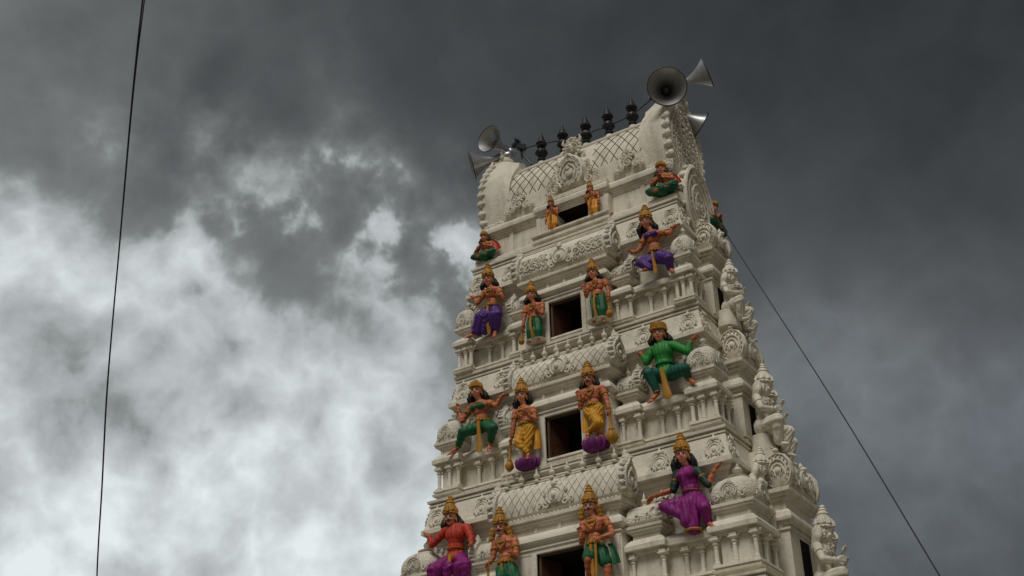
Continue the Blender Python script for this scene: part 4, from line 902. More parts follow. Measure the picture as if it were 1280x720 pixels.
def figure(label, group, x, v, z, J, st, side=0, name='painted_statue', sc_=1.0):
    """x: position along the face, v: distance of the statue's own origin in front of the tower axis, side: which face"""
    root = empty(name, label, 'statue', group)
    root.matrix_world = Matrix.Translation((0, YC, 0)) @ SIDES[side] @ Matrix.Translation((x, -v, z))
    J = {k: V(p)*sc_ for k, p in J.items()}
    g = lambda k: J[k]
    cream = st.get('cream'); mt = (lambda k: M['plaster']) if cream else (lambda k: K[k])
    hs = st.get('hs', 1.0)*sc_*1.07; s = st.get('s', 1.0)*sc_*(1.06 if cream else 1.09)        # head size, limb size
    hed, nek, che, pel = g('hed'), g('nek'), g('che'), g('pel')
    woman = st.get('woman'); vox = st.get('vox', 0.0115)
    # ---- body: one continuous surface
    b = MB()
    sm = (g('sL')+g('sR'))/2; shw = (g('sR')-g('sL')).length/2
    eball(b, sm*0.55+che*0.45, (shw*0.90, 0.11*s, 0.14*s)); waist = che*0.42+pel*0.58
    eball(b, che+V((0, 0, -0.02*s)), (shw*0.80, 0.11*s, 0.15*s)); eball(b, waist, (0.122*s, 0.10*s, 0.14*s)); eball(b, pel, (0.15*s, 0.11*s, 0.11*s))
    eball(b, waist*0.5+pel*0.5+V((0, -0.025*s, 0)), (0.115*s, 0.09*s, 0.09*s))
    if woman:
        for q in (-1, 1): eball(b, che+V((q*0.072*s, -0.085*s, 0.01*s)), (0.066*s, 0.06*s, 0.062*s))
    else:
        for q in (-1, 1): eball(b, che+V((q*0.07*s, -0.055*s, 0.03*s)), (0.07*s, 0.05*s, 0.055*s))
    capsule(b, sm+V((0, 0.01, -0.01)), hed+V((0, 0.02, -0.05*hs)), 0.062*s, 0.052*s)
    for e in ('L', 'R'):
        S_, E_, W_, H_ = g('s'+e), g('e'+e), g('w'+e), g('h'+e)
        capsule(b, sm, S_, 0.075*s, 0.068*s); capsule(b, S_, E_, 0.070*s, 0.050*s); capsule(b, E_, E_*0.55+W_*0.45, 0.047*s, 0.046*s); capsule(b, E_*0.55+W_*0.45, W_, 0.046*s, 0.029*s)
        hand(b, W_, H_, st.get('n'+e, (0, -1, 0)), 1.12*s, st.get('c'+e, 0.5), st.get('t'+e, 1 if e == 'L' else -1))
        if 'k'+e in J:
            Kk, A_, T_ = g('k'+e), g('a'+e), g('t'+e); q = -1 if e == 'L' else 1
            hip = pel+V((q*0.085*s, 0.0, -0.03*s))
            capsule(b, hip, Kk, 0.098*s, 0.068*s); capsule(b, Kk, Kk*0.6+A_*0.4, 0.066*s, 0.064*s); capsule(b, Kk*0.6+A_*0.4, A_, 0.062*s, 0.038*s)
            fd = (T_-A_); fl = max(fd.length, 0.05); f2 = A_+fd.normalized()*min(max(fl, 0.12), 0.17)*s
            capsule(b, A_, f2, 0.040*s, 0.028*s); eball(b, (A_*0.3+f2*0.7), (0.045*s, 0.045*s, 0.035*s))
            ax = V((1, 0, 0))
            for t in range(5): capsule(b, f2+ax*(t-2)*0.018*s*1.0, f2+fd.normalized()*(0.045-0.005*abs(t-2))*s+ax*(t-2)*0.021*s, 0.0135*s, 0.011*s, 8)
    # head and face
    tilt = Matrix.Translation(hed) @ Matrix.Rotation(st.get('yaw', 0.26), 4, 'Z') @ Matrix.Rotation(radians(st.get('tip', 11)), 4, 'X') @ Matrix.Rotation(st.get('lean', 0), 4, 'Y') @ Matrix.Diagonal((hs, hs, hs, 1))
    h = MB()
    h.ball((0, 0.01, 0.025), (0.098, 0.115, 0.118), 20, 14); h.ball((0, -0.022, -0.045), (0.074, 0.080, 0.088), 18, 12); h.ball((0, -0.068, -0.105), (0.034, 0.032, 0.030), 12, 8)
    for q in (-1, 1):
        h.ball((q*0.045, -0.072, -0.035), (0.034, 0.030, 0.034), 12, 8); h.ball((q*0.10, 0.005, -0.01), (0.018, 0.03, 0.042), 10, 8)
        h.tube([(q*0.012, -0.100, 0.034), (q*0.045, -0.102, 0.043), (q*0.078, -0.082, 0.034)], [0.014, 0.013, 0.009], 8)
        h.ball((q*0.016, -0.113, -0.028), (0.014, 0.014, 0.012), 8, 6)
    h.tube([(0, -0.095, 0.035), (0, -0.112, 0.0), (0, -0.130, -0.022)], [0.013, 0.015, 0.018], 8)
    h.ball((0, -0.100, -0.066), (0.030, 0.016, 0.010), 10, 6); h.ball((0, -0.096, -0.080), (0.025, 0.015, 0.010), 10, 6)
    hb = MB(); hb.add(h.v, h.f, tilt)
    for vv, ff in ((hb.v, hb.f),): b.add(vv, ff)
    body = remesh(b, 'body', mt('skin'), root, vox, 2)
    if not cream:   # pinker paint on the face, in the body's own mesh
        body.data.materials.append(K['pink']); inv = tilt.inverted()
        for p in body.data.polygons:
            c = inv @ p.center
            if -0.16 < c.z < 0.10 and c.length < 0.19 and c.y < 0.03: p.material_index = 1
    f = MB()
    def fpart(nm, mk): 
        o = f.build(nm, mt(mk), root, 1.2); f.v.clear(); f.f.clear(); f.mi.clear(); return o
    for q in (-1, 1):
        f.ball((q*0.041, -0.094, 0.010), (0.025, 0.013, 0.0125), 12, 8, tilt); eye = fpart('eye', 'white')
        f.ball((q*0.041, -0.103, 0.010), (0.0115, 0.008, 0.0115), 10, 6, tilt); f.build('pupil', mt('black'), eye, 1.2); f.v.clear(); f.f.clear(); f.mi.clear()
        f.tube([(q*0.010, -0.107, 0.012), (q*0.026, -0.111, 0.026), (q*0.045, -0.110, 0.027), (q*0.070, -0.094, 0.014)], 0.0045, 6, tilt)
        f.build('eyelid', mt('black'), eye, 1.2); f.v.clear(); f.f.clear(); f.mi.clear()
        f.tube([(q*0.012, -0.110, 0.047), (q*0.040, -0.117, 0.062), (q*0.078, -0.090, 0.050)], [0.006, 0.008, 0.003], 6, tilt); fpart('eyebrow', 'black')
    f.ball((0, -0.108, -0.073), (0.026, 0.012, 0.011), 10, 6, tilt); fpart('lips', 'lips')
    if st.get('mous'):
        f.tube([(-0.070, -0.090, -0.030), (-0.045, -0.112, -0.055), (-0.01, -0.125, -0.051), (0.01, -0.125, -0.051), (0.045, -0.112, -0.055), (0.070, -0.090, -0.030)], [0.003, 0.009, 0.011, 0.011, 0.009, 0.003], 6, tilt); fpart('moustache', 'black')
    if not cream: f.ball((0, -0.116, 0.066), (0.006, 0.004, 0.018), 6, 5, tilt); fpart('forehead_mark', 'lips')
    # ---- hair
    h = MB(); hl = st.get('hair', 0.15)
    if st.get('hair', 1) is not None:
        h.ball((0, 0.060, 0.03), (0.122, 0.098, 0.120), 16, 12, tilt)
        if st.get('curls'):
            for q in (-1, 1):
                for k in range(3): h.ball((q*(0.15+0.012*k), 0.02, -0.02-0.075*k), (0.058, 0.05, 0.055), 12, 8, tilt)
        else:
            for q in (-1, 1):
                capsule(h, tilt @ V((q*0.112, 0.07, 0.0)), tilt @ V((q*0.165, 0.07, -0.11)), 0.046*hs, 0.062*hs); capsule(h, tilt @ V((q*0.165, 0.07, -0.11)), tilt @ V((q*(0.155), 0.08, -0.12-hl)), 0.062*hs, 0.040*hs)
            capsule(h, tilt @ V((0, 0.07, 0)), tilt @ V((0, 0.09, -0.12-hl)), 0.11*hs, 0.08*hs)
        remesh(h, 'hair', mt('gold' if st.get('curls') == 2 else 'hair'), root, 0.016, 2, lambda p: 0.006*sin(p.x*110+p.z*25))
    # ---- headdress
    ct = st.get('crown', 'tall'); Tc = tilt @ Matrix.Translation((0, 0.012, 0.055)) @ Matrix.Rotation(radians(-8), 4, 'X'); b = MB()
    if ct == 'tall':
        prof = [(0.120, 0.0), (0.130, 0.012), (0.125, 0.03), (0.118, 0.04), (0.128, 0.055), (0.122, 0.075), (0.108, 0.10), (0.098, 0.15), (0.080, 0.195), (0.090, 0.205), (0.088, 0.22), (0.066, 0.235), (0.060, 0.255), (0.068, 0.268), (0.050, 0.285), (0.036, 0.30), (0.044, 0.315), (0.030, 0.34), (0.0, 0.355)]
        b.lathe(prof, 20, Tc)
        for k in range(14): b.ball((0.129*sin(k*2*pi/14), -0.129*cos(k*2*pi/14), 0.02), 0.016, 6, 5, Tc)
        for k in range(9):
            a = k*2*pi/9; b.tube([(0.12*sin(a), -0.12*cos(a), 0.06), (0.115*sin(a), -0.115*cos(a), 0.11), (0.10*sin(a), -0.10*cos(a), 0.155)], [0.026, 0.020, 0.006], 6, Tc)
        b.tube([(0, -0.135, 0.03), (0, -0.132, 0.09), (0, -0.11, 0.14)], [0.03, 0.026, 0.008], 8, Tc)
    elif ct == 'tiara':
        b.lathe([(0.118, -0.01), (0.128, 0.005), (0.120, 0.03), (0.118, 0.06), (0.095, 0.10), (0.06, 0.13), (0.0, 0.145)], 18, Tc)
        for k in range(-4, 5):
            a = radians(k*19); L = 0.12-0.012*abs(k); b.tube([(0.125*sin(a), -0.125*cos(a), 0.01), (0.128*sin(a), -0.128*cos(a), L*0.6), (0.115*sin(a), -0.11*cos(a), L+0.03)], [0.026, 0.022, 0.006], 6, Tc)
        b.ball((0, 0, 0.16), 0.03, 8, 6, Tc)
    elif ct == 'turban':
        b.ball((0, 0.0, 0.05), (0.135, 0.135, 0.085), 18, 12, Tc)
        for k in range(4): b.tube([(0.137*(1-0.03*k)*cos(2*pi*j/20), 0.137*(1-0.03*k)*sin(2*pi*j/20), 0.015+0.028*k+0.012*sin(2*pi*j/20+k)) for j in range(20)], 0.021, 6, Tc, closed=True)
        b.tube([(0, -0.14, 0.03), (0.0, -0.155, 0.10), (0.0, -0.12, 0.13)], [0.024, 0.02, 0.008], 8, Tc)
    if ct: b.build('turban' if ct == 'turban' else 'crown', mt('gold'), root, 0.8)
    # ---- clothes on the upper body
    up_ = st.get('upper')
    if up_:
        kind, mk = up_; b = MB()
        if kind == 'blouse':
            eball(b, sm*0.3+che*0.7, (shw*0.90, 0.13*s, 0.095*s))
            for q in (-1, 1): eball(b, che+V((q*0.072*s, -0.085*s, 0.01*s)), (0.076*s, 0.072*s, 0.068*s))
            remesh(b, 'blouse', mt(mk), root, 0.014, 3, lambda p: 0.004*sin(p.x*70+p.z*30))
        else:
            eball(b, sm*0.6+che*0.4, (shw*0.98, 0.14*s, 0.15*s)); eball(b, che+V((0, -0.01, -0.01)), (shw*0.92, 0.145*s, 0.17*s)); eball(b, waist+V((0, -0.005, 0)), (0.148*s, 0.132*s, 0.15*s)); eball(b, waist*0.5+che*0.5, (0.150*s, 0.135*s, 0.13*s))
            eball(b, waist*0.3+pel*0.7, (0.17*s, 0.13*s, 0.12*s)); eball(b, pel+V((0, -0.06*s, -0.03*s)), (0.17*s, 0.11*s, 0.11*s))
            if kind == 'sari':
                for q in (-1, 1): eball(b, che+V((q*0.072*s, -0.095*s, 0.01*s)), (0.084*s, 0.082*s, 0.078*s))
            remesh(b, 'sari_top' if kind == 'sari' else 'tunic', mt(mk), root, 0.014, 2, lambda p: 0.006*sin((p.x-pel.x)*75+p.z*8))
            for e in ('L', 'R'):
                b = MB(); S_, E_, W_ = g('s'+e), g('e'+e), g('w'+e)
                capsule(b, sm*0.25+S_*0.75, S_, 0.088*s, 0.086*s); capsule(b, S_, E_, 0.084*s, 0.066*s)
                if kind == 'tunic': capsule(b, E_, E_*0.12+W_*0.88, 0.068*s, 0.046*s)
                remesh(b, 'sleeve', mt('sleeve' if kind == 'sari' else mk), root, 0.014, 2, lambda p: 0.004*sin((p-S_).length*60))
            b = MB(); eball(b, waist+V((0, -0.005, -0.03*s)), (0.162*s, 0.147*s, 0.026*s)); b.build('belt', mt('gold' if kind != 'tunic' or mk != 'tunic' else 'teal'), root, 1.2)
    # ---- clothes on the legs
    lo = st.get('lower')
    if lo:
        kind, mk = lo; b = MB(); hipc = pel
        eball(b, pel+V((0, 0, -0.01)), (0.178*s, 0.135*s, 0.115*s))
        if kind == 'short':
            for e, q in (('L', -1), ('R', 1)):
                hip = pel+V((q*0.085*s, 0, -0.03*s)); Kk = g('k'+e); capsule(b, hip, hip*0.25+Kk*0.75, 0.125*s, 0.115*s)
            eball(b, pel+V((0.0, 0, -0.12*s)), (0.17*s, 0.11*s, 0.10*s))
            capsule(b, pel+V((0.16*s, 0.03, -0.05)), pel+V((0.24*s, 0.03, -0.34*s)), 0.07*s, 0.045*s)
        else:
            for e, q in (('L', -1), ('R', 1)):
                hip = pel+V((q*0.085*s, 0, -0.03*s)); Kk, A_ = g('k'+e), g('a'+e); end = Kk*0.12+A_*0.88
                capsule(b, hip, Kk, 0.128*s, 0.098*s); capsule(b, Kk, end, 0.096*s, 0.074*s if kind != 'trousers' else 0.058*s)
                if kind in ('dhoti', 'skirt'): capsule(b, pel+V((0, -0.02, -0.06*s)), (Kk+end)/2*0.7+pel*0.3, 0.10*s, 0.08*s)
            if st.get('hem'):
                hm = V(st['hem'])*sc_; capsule(b, pel+V((0, -0.10, -0.10)), hm, 0.13*s, 0.115*s)
            if kind == 'skirt':
                m1 = (g('kL')+g('kR'))/2; m2 = (g('aL')+g('aR'))/2
                capsule(b, pel+V((0, -0.05, -0.05)), m1*0.6+pel*0.4, 0.14*s, 0.13*s); capsule(b, m1*0.6+pel*0.4, V((m1.x, m1.y*0.8, m2.z-0.02)), 0.13*s, 0.12*s)
            if st.get('wrap'):
                m1 = (g('kL')+g('kR'))/2; m2 = (g('aL')+g('aR'))/2
                for t in (0.2, 0.5, 0.8): capsule(b, g('kL')*(1-t)+g('kR')*t, g('aL')*(1-t)+g('aR')*t+V((0, 0, 0.03)), 0.10*s, 0.085*s)
        fold = st.get('fold', 'swag')
        if fold == 'swag': dfn = lambda p: 0.0065*sin(((p.z-pel.z)*1.0-3.0*min(abs(p.x-pel.x), 0.3)**2*2)*62/s)
        else: dfn = lambda p: 0.006*sin((p.x-pel.x)*80/s+p.z*12)
        remesh(b, {'dhoti': 'dhoti', 'skirt': 'skirt', 'trousers': 'trousers', 'short': 'loincloth'}[kind], mt(mk), root, 0.014, 2, dfn)
    if st.get('belt', True) and not (up_ and up_[0] != 'blouse'):
        b = MB(); w0 = waist*0.35+pel*0.65+V((0, 0, 0.02)); ring(b, w0, 0.135*s, 0.020*s, sx=1.12, beads=16); ring(b, w0+V((0, 0, 0.035*s)), 0.125*s, 0.012*s, sx=1.12); eball(b, w0+V((0, -0.145*s, 0)), (0.035*s, 0.02*s, 0.035*s)); b.build('belt', mt('gold'), root, 1.0)
    # ---- sash hanging between the legs
    if st.get('sash', True):
        a0 = pel+V((0, -0.165*s, 0.03)); a1 = g('sash')+V((0, -0.05, 0)); n = 9; vs = []; fs = []; wd = st.get('sw', 0.032)*s
        for i in range(n+1):
            t = i/n; p = a0*(1-t)+a1*t; p = p+V((0, -(0.05 if st.get('wrap') else 0.0)*sin(pi*min(t*1.1, 1)), 0)); w_ = wd*(0.8+0.9*t*t)
            if i == n: w_ *= 0.45; 
            for (dx, dy) in ((-w_, 0.012), (-w_*0.7, -0.010), (w_*0.7, -0.010), (w_, 0.012)): vs.append(p+V((dx, dy, 0)))
        for i in range(n):
            for k in range(4): fs.append((i*4+k, i*4+(k+1) % 4, (i+1)*4+(k+1) % 4, (i+1)*4+k))
        fs.append((0, 3, 2, 1)); fs.append((n*4, n*4+1, n*4+2, n*4+3)); b = MB(); b.add(vs, [q_[::-1] for q_ in fs]); b.build('sash', mt('gold'), root, 0.9)
    if st.get('hem') and not cream and lo[0] == 'skirt':
        hm = V(st['hem'])*sc_; b = MB(); ring(b, hm+V((0, 0, -0.045*s)), 0.118*s, 0.020*s, sx=1.05); b.build('hem', mt('gold'), root, 1.0)
    # ---- jewellery
    if st.get('jewel', True):
        b = MB(); nb = sm*0.5+nek*0.5
        ring(b, nb+V((0, -0.015, 0.0)), 0.085*s, 0.014*s, (0, -0.35, 1), sx=1.15); ring(b, nb+V((0, -0.035*s, -0.03*s)), 0.105*s, 0.017*s, (0, -0.75, 1), sx=1.12, beads=14)
        b.build('necklace', mt('gold'), root, 1.0)
        if not up_:
            b = MB(); b.tube([(sm+V((x_*s, -0.115*s-0.02*cos(x_*12), z_*s))) for x_, z_ in ((-0.085, 0.02), (-0.08, -0.05), (-0.045, -0.12), (0, -0.15), (0.045, -0.12), (0.08, -0.05), (0.085, 0.02))], 0.012*s, 6); b.ball(sm+V((0, -0.14*s, -0.16*s)), 0.026*s, 8, 6); b.build('pendant_chain', mt('gold'), root, 1.0)
        for e in ('L', 'R'):
            S_, E_, W_ = g('s'+e), g('e'+e), g('w'+e)
            if not (up_ and up_[0] == 'tunic'):
                b = MB(); c_ = S_*0.55+E_*0.45; ring(b, c_, 0.062*s, 0.014*s, E_-S_, beads=10); b.ball(c_+V((0, -0.062*s, 0)), 0.026*s, 8, 6); b.build('armlet', mt('gold'), root, 1.0)
            b = MB(); ring(b, E_*0.12+W_*0.88, 0.036*s, 0.011*s, W_-E_); ring(b, E_*0.2+W_*0.8, 0.038*s, 0.009*s, W_-E_); b.build('bracelet', mt('gold'), root, 1.0)
        for q in (-1, 1):
            b = MB(); b.ball((q*0.112, -0.01, -0.055), (0.018, 0.018, 0.024), 8, 6, tilt); b.ball((q*0.112, -0.01, -0.085), 0.013, 6, 5, tilt); b.build('earring', mt('gold'), root, 1.0)
        if 'kL' in J and st.get('anklet', True):
            for e in ('L', 'R'):
                b = MB(); ring(b, g('k'+e)*0.08+g('a'+e)*0.92, 0.052*s, 0.012*s, g('k'+e)-g('a'+e)); b.build('anklet', mt('gold'), root, 1.0)
    # ---- club, staff, pedestal
    if st.get('mace'):
        e, (mx, my, mz) = st['mace']; top = (g('w'+e)+g('h'+e))/2+V((0, -0.02, 0.02)); bot = V((mx, my, mz)); d = (top-bot); L = d.length
        T = Matrix.Translation(bot) @ d.to_track_quat('Z', 'Y').to_matrix().to_4x4(); b = MB(); r = st.get('mr', 1.0)
        b.lathe([(0.02, -0.0), (0.05*r, 0.005), (0.085*r, 0.05*r), (0.098*r, 0.10*r), (0.092*r, 0.15*r), (0.06*r, 0.21*r), (0.045*r, 0.225*r), (0.055*r, 0.24*r), (0.042*r, 0.26*r), (0.028*r, 0.30*r), (0.024, L*0.9), (0.036, L*0.93), (0.036, L*0.97), (0.0, L*1.0)], 16, T)
        for k in range(8): a = 2*pi*k/8; b.tube([(0.05*r*cos(a), 0.05*r*sin(a), 0.01), (0.102*r*cos(a), 0.102*r*sin(a), 0.10*r), (0.06*r*cos(a), 0.06*r*sin(a), 0.21*r)], 0.010*r, 5, T)
        b.build('club', mt('gold'), root, 0.9)
    if st.get('staff'):
        e, (mx, my, mz) = st['staff']; top = g('h'+e)+V((0, 0, 0.03)); b = MB(); b.tube([V((mx, my, mz)), top], 0.026, 8); b.ball(top, 0.04, 8, 6); b.build('staff', mt('gold'), root, 1.0)
    if st.get('base'):
        kind, bx, by, bw, bh = st['base']; b = MB()
        if kind == 'lotus':
            b.lathe([(bw*0.55, 0), (bw*0.75, 0.02), (bw*1.0, bh*0.45), (bw*1.05, bh*0.8), (bw*0.95, bh), (bw*0.5, bh)], 20, TR(bx, by, 0, (1, 0.72, 1)))
            for k in range(14):
                a = 2*pi*k/14; b.tube([(bw*0.70*cos(a), bw*0.70*sin(a), 0.02), (bw*1.02*cos(a), bw*1.02*sin(a), bh*0.45), (bw*1.10*cos(a), bw*1.10*sin(a), bh*0.95), (bw*1.12*cos(a), bw*1.12*sin(a), bh*1.08)], [0.02, 0.036, 0.03, 0.008], 6, TR(bx, by, 0, (1, 0.72, 1)))
            b.build('lotus_base', mt('lotus'), root, 1.0)
        else:
            b.lathe([(bw, 0), (bw*1.05, bh*0.3), (bw*0.95, bh*0.6), (bw, bh)], 14, TR(bx, by, 0, (1, 0.75, 1)), sq=2.6); b.build('plinth', mt('plaster' if kind == 'block' else kind), root, 0.6)
    if st.get('scarf'):
        for (p0, p1, p2, mk) in st['scarf']:
            b = MB(); n = 8; vs = []; fs = []
            for i in range(n+1):
                t = i/n; p = V(p0)*(1-t)**2+V(p1)*2*t*(1-t)+V(p2)*t*t; w_ = 0.045+0.035*t
                for dx in (-1, -0.33, 0.33, 1): vs.append(p+V((dx*w_, 0.012*(1 if abs(dx) < 0.5 else -1), 0)))
                for dx in (1, 0.33, -0.33, -1): vs.append(p+V((dx*w_, 0.03, 0)))
            for i in range(n):
                for k in range(8): fs.append((i*8+k, (i+1)*8+k, (i+1)*8+(k+1) % 8, i*8+(k+1) % 8))
            fs.append(tuple(range(8))); fs.append(tuple(n*8+k for k in range(8))[::-1]); b.add(vs, fs); b.build('scarf', mt(mk), root, 1.0)
    return root

UPF = (0, 0, 1)
GB = 'large seated painted statues under the eaves'; GS = 'standing painted guardians beside the windows'; GT = 'small figures sitting at the top corners'
def P(k, **kw):
    d = dict(POSES[k]); d.update(kw); return d
# seated figures, tier by tier
figure('seated woman in violet blouse and violet skirt on the right of the upper window tier', GB, 2.05, 1.13, 13.08, P('BR', aL=(0.02, -0.26, 0.27), tL=(-0.12, -0.30, 0.25), kL=(-0.20, -0.28, 0.46)),
       dict(hs=1.0, s=1.0, woman=1, upper=('blouse', 'violet'), lower=('dhoti', 'violet'), hair=0.14, nR=(0, -0.3, 1), nL=(0, 0, 1), cR=0.2, wrap=0))
figure('seated man in bright green tunic, teal trousers and brown turban, gold sash hanging down', GB, 2.2, 1.36, 10.4, P('CR'),
       dict(hs=1.08, s=1.13, upper=('tunic', 'tunic'), lower=('trousers', 'teal'), crown='turban', hair=0.05, nR=(0, 0, 1), nL=(0, 0, 1), cR=0.15, cL=0.15, sw=0.05, fold='v'))
figure('seated woman with bare midriff in dark green blouse and green trousers, tiara of gold points', GB, -2.2, 1.36, 10.4, P('CL'),
       dict(hs=1.04, s=1.05, woman=1, upper=('blouse', 'green'), lower=('trousers', 'green'), crown='tiara', hair=0.12, nR=(0, 0, 1), nL=(0, 0, 1), cR=0.15, cL=0.3, sw=0.045, fold='v'))
figure('bare-chested man in long violet dhoti with pleated folds, one arm raised to the left', GB, -2.2, 1.13, 13.1, P('BL', pel=(0.21, -0.06, 0.66)),
       dict(hs=0.98, s=0.98, lower=('dhoti', 'violet'), wrap=1, hair=0.06, nL=(0, 0, 1), nR=(0, -1, 0), cL=0.2, cR=0.9))
figure('seated woman in magenta sari with dark green sleeves beside the lower right corner dome', GB, 2.6, 1.72, 7.35, P('DR', sash=(0.12, -0.2, 0.1)),
       dict(hs=1.05, s=1.05, woman=1, upper=('sari', 'magenta'), lower=('skirt', 'magenta'), hem=(0.10, -0.20, 0.18), hair=0.28, nR=(0, 0, 1), nL=(0.2, -0.4, -1), cR=0.25, cL=0.4, sash=False, fold='v'))
figure('moustached man in red orange jacket over magenta dhoti, lowest figure on the left corner', GB, -2.6, 1.72, 7.35, P('DL'),
       dict(hs=1.08, s=1.06, mous=1, upper=('tunic', 'red'), lower=('dhoti', 'magenta'), wrap=1, hair=0.10, nL=(0, 0, 1), nR=(0, -1, 0), cR=1.0, sw=0.045))
# standing guardians
figure('standing guardian in dark green dhoti, hand at his chest, left of the second window down', GS, -0.74, 1.60, 12.38, P('BstL'),
       dict(hs=0.84, s=0.80, lower=('dhoti', 'green'), wrap=1, fold='v', hair=0.05, nL=(1, 0, 0), nR=(0, 0.4, 1), cL=1.2, cR=1.0, mace=('L', (-0.20, -0.08, 0.0)), mr=0.62, base=('block', 0.12, 0.0, 0.22, 0.03)))
figure('standing guardian in dark green dhoti, fingers raised, right of the second window down', GS, 0.78, 1.60, 12.38, P('BstR'),
       dict(hs=0.84, s=0.80, lower=('dhoti', 'green'), wrap=1, fold='v', hair=0.05, nL=(0, -1, 0), nR=(-1, 0, 0), cL=0.1, cR=1.2, mace=('R', (0.40, -0.04, 0.0)), mr=0.75, base=('block', 0.12, 0.0, 0.24, 0.03)))
figure('crossed-leg guardian in yellow on purple lotus left of the third window, arm folded on chest', GS, -0.86, 1.88, 9.44, P('CstL'),
       dict(hs=0.95, s=0.95, lower=('trousers', 'yellow'), fold='swag', hair=0.10, nL=(1, 0, 0), nR=(0, 0.4, 1), cL=1.1, cR=0.5, mace=('L', (-0.26, -0.10, 0.05)), mr=0.9, base=('lotus', 0.14, -0.04, 0.23, 0.20), sash=False,
            scarf=[((0.33, 0.05, 0.85), (0.36, 0.02, 0.6), (0.34, 0.02, 0.42), 'yellow')]))
figure('crossed-leg guardian in yellow on purple lotus right of the third window, fingers raised', GS, 0.82, 1.88, 9.44, P('CstR'),
       dict(hs=0.95, s=0.95, mous=1, lower=('trousers', 'yellow'), fold='swag', hair=0.10, nL=(0, -1, 0), nR=(-1, 0, 0), cL=0.1, cR=1.2, mace=('R', (0.40, -0.06, 0.08)), mr=1.15, base=('lotus', 0.02, -0.04, 0.25, 0.23), sash=False,
            scarf=[((-0.18, 0.02, 0.9), (-0.24, -0.02, 0.7), (-0.19, -0.02, 0.48), 'yellow')]))
figure('guardian in short green cloth with curled golden hair, left of the lowest window', GS, -1.12, 2.20, 6.55, P('DstL'),
       dict(hs=1.0, s=0.98, curls=2, mous=1, lower=('short', 'green'), fold='v', nL=(1, 0, 0), nR=(0, -1, 0), cL=1.1, cR=0.1, staff=('L', (-0.28, -0.15, 0.0)), base=('block', 0.1, 0, 0.3, 0.10)))
figure('guardian in short green cloth leaning on a staff, right of the lowest window', GS, 0.80, 2.20, 6.55, P('DstR'),
       dict(hs=1.0, s=0.98, curls=2, mous=1, lower=('short', 'green'), fold='v', nL=(0, -1, 0), nR=(0, 0, -1), cL=0.4, cR=1.1, staff=('R', (0.16, -0.22, 0.0)), base=('block', 0.1, 0, 0.3, 0.08),
            scarf=[((0.34, 0.03, 0.95), (0.45, 0.0, 0.75), (0.46, 0.0, 0.55), 'green')]))
# top tier: small figures in striped cloth, beside the top window
sm_ = 0.58
def small(k, kw, **o): return figure(k, 'small standing figures in striped orange cloth beside the top window', **kw, st=dict(hs=0.82, s=0.86, lower=('dhoti', 'stripe'), wrap=1, fold='v', hair=0.05, vox=0.011, **o), sc_=0.62)
small('small figure in orange and red striped cloth right of the top window', dict(x=0.53, v=1.0, z=15.40, J=P('BstR', hed=(0.05, 0, 1.16), nek=(0.06, 0.03, 1.03), pel=(0.11, 0.03, 0.60))), nL=(0, -1, 0), nR=(-1, 0, 0), cL=0.1, cR=1.0)
small('small figure in orange and red striped cloth left of the top window', dict(x=-0.50, v=1.0, z=15.40, J=P('BstL', hed=(0.05, 0, 1.16), nek=(0.06, 0.03, 1.03), pel=(0.08, 0.03, 0.60))), nL=(1, 0, 0), nR=(0, 0, 1), cL=0.8, cR=0.8)
# folded-leg figures on the attic corners
SIT = dict(hed=(0.0, -0.06, 0.66), nek=(0.0, -0.02, 0.54), sL=(-0.16, 0, 0.50), eL=(-0.25, -0.08, 0.33), wL=(-0.07, -0.19, 0.34), hL=(0.0, -0.20, 0.46), sR=(0.16, 0, 0.48), eR=(0.25, -0.08, 0.31), wR=(0.09, -0.19, 0.34), hR=(0.02, -0.20, 0.46),
           che=(0, 0, 0.42), pel=(0, 0.03, 0.18), kL=(-0.30, -0.12, 0.15), aL=(0.04, -0.20, 0.08), tL=(0.14, -0.22, 0.06), kR=(0.30, -0.12, 0.13), aR=(-0.04, -0.22, 0.07), tR=(-0.14, -0.24, 0.05), sash=(0, -0.22, 0.05))
ss = dict(hs=0.84, s=0.88, lower=('dhoti', 'green'), hem=(0.0, -0.16, 0.12), hair=0.03, nL=(1, 0, 0), nR=(-1, 0, 0), cL=0.1, cR=0.1, crown='tiara', sash=False, anklet=False,
          scarf=[((-0.17, 0.03, 0.52), (-0.30, 0.02, 0.40), (-0.30, 0.0, 0.22), 'red'), ((0.17, 0.03, 0.52), (0.30, 0.02, 0.40), (0.33, 0.0, 0.22), 'red')])
figure('green-skirted figure with red shawl and folded hands sitting on the front right roof corner', GT, 2.30, 0.86, 15.33, SIT, ss)
figure('green-skirted figure with folded hands sitting on the front left roof corner', GT, -2.36, 0.86, 15.33, SIT, dict(ss, hs=0.76, s=0.74), sc_=0.92)
figure('green-skirted figure sitting on the rear right roof corner, half hidden by the carved side', GT, 0.80, 2.62, 15.10, SIT, dict(ss), side=1)
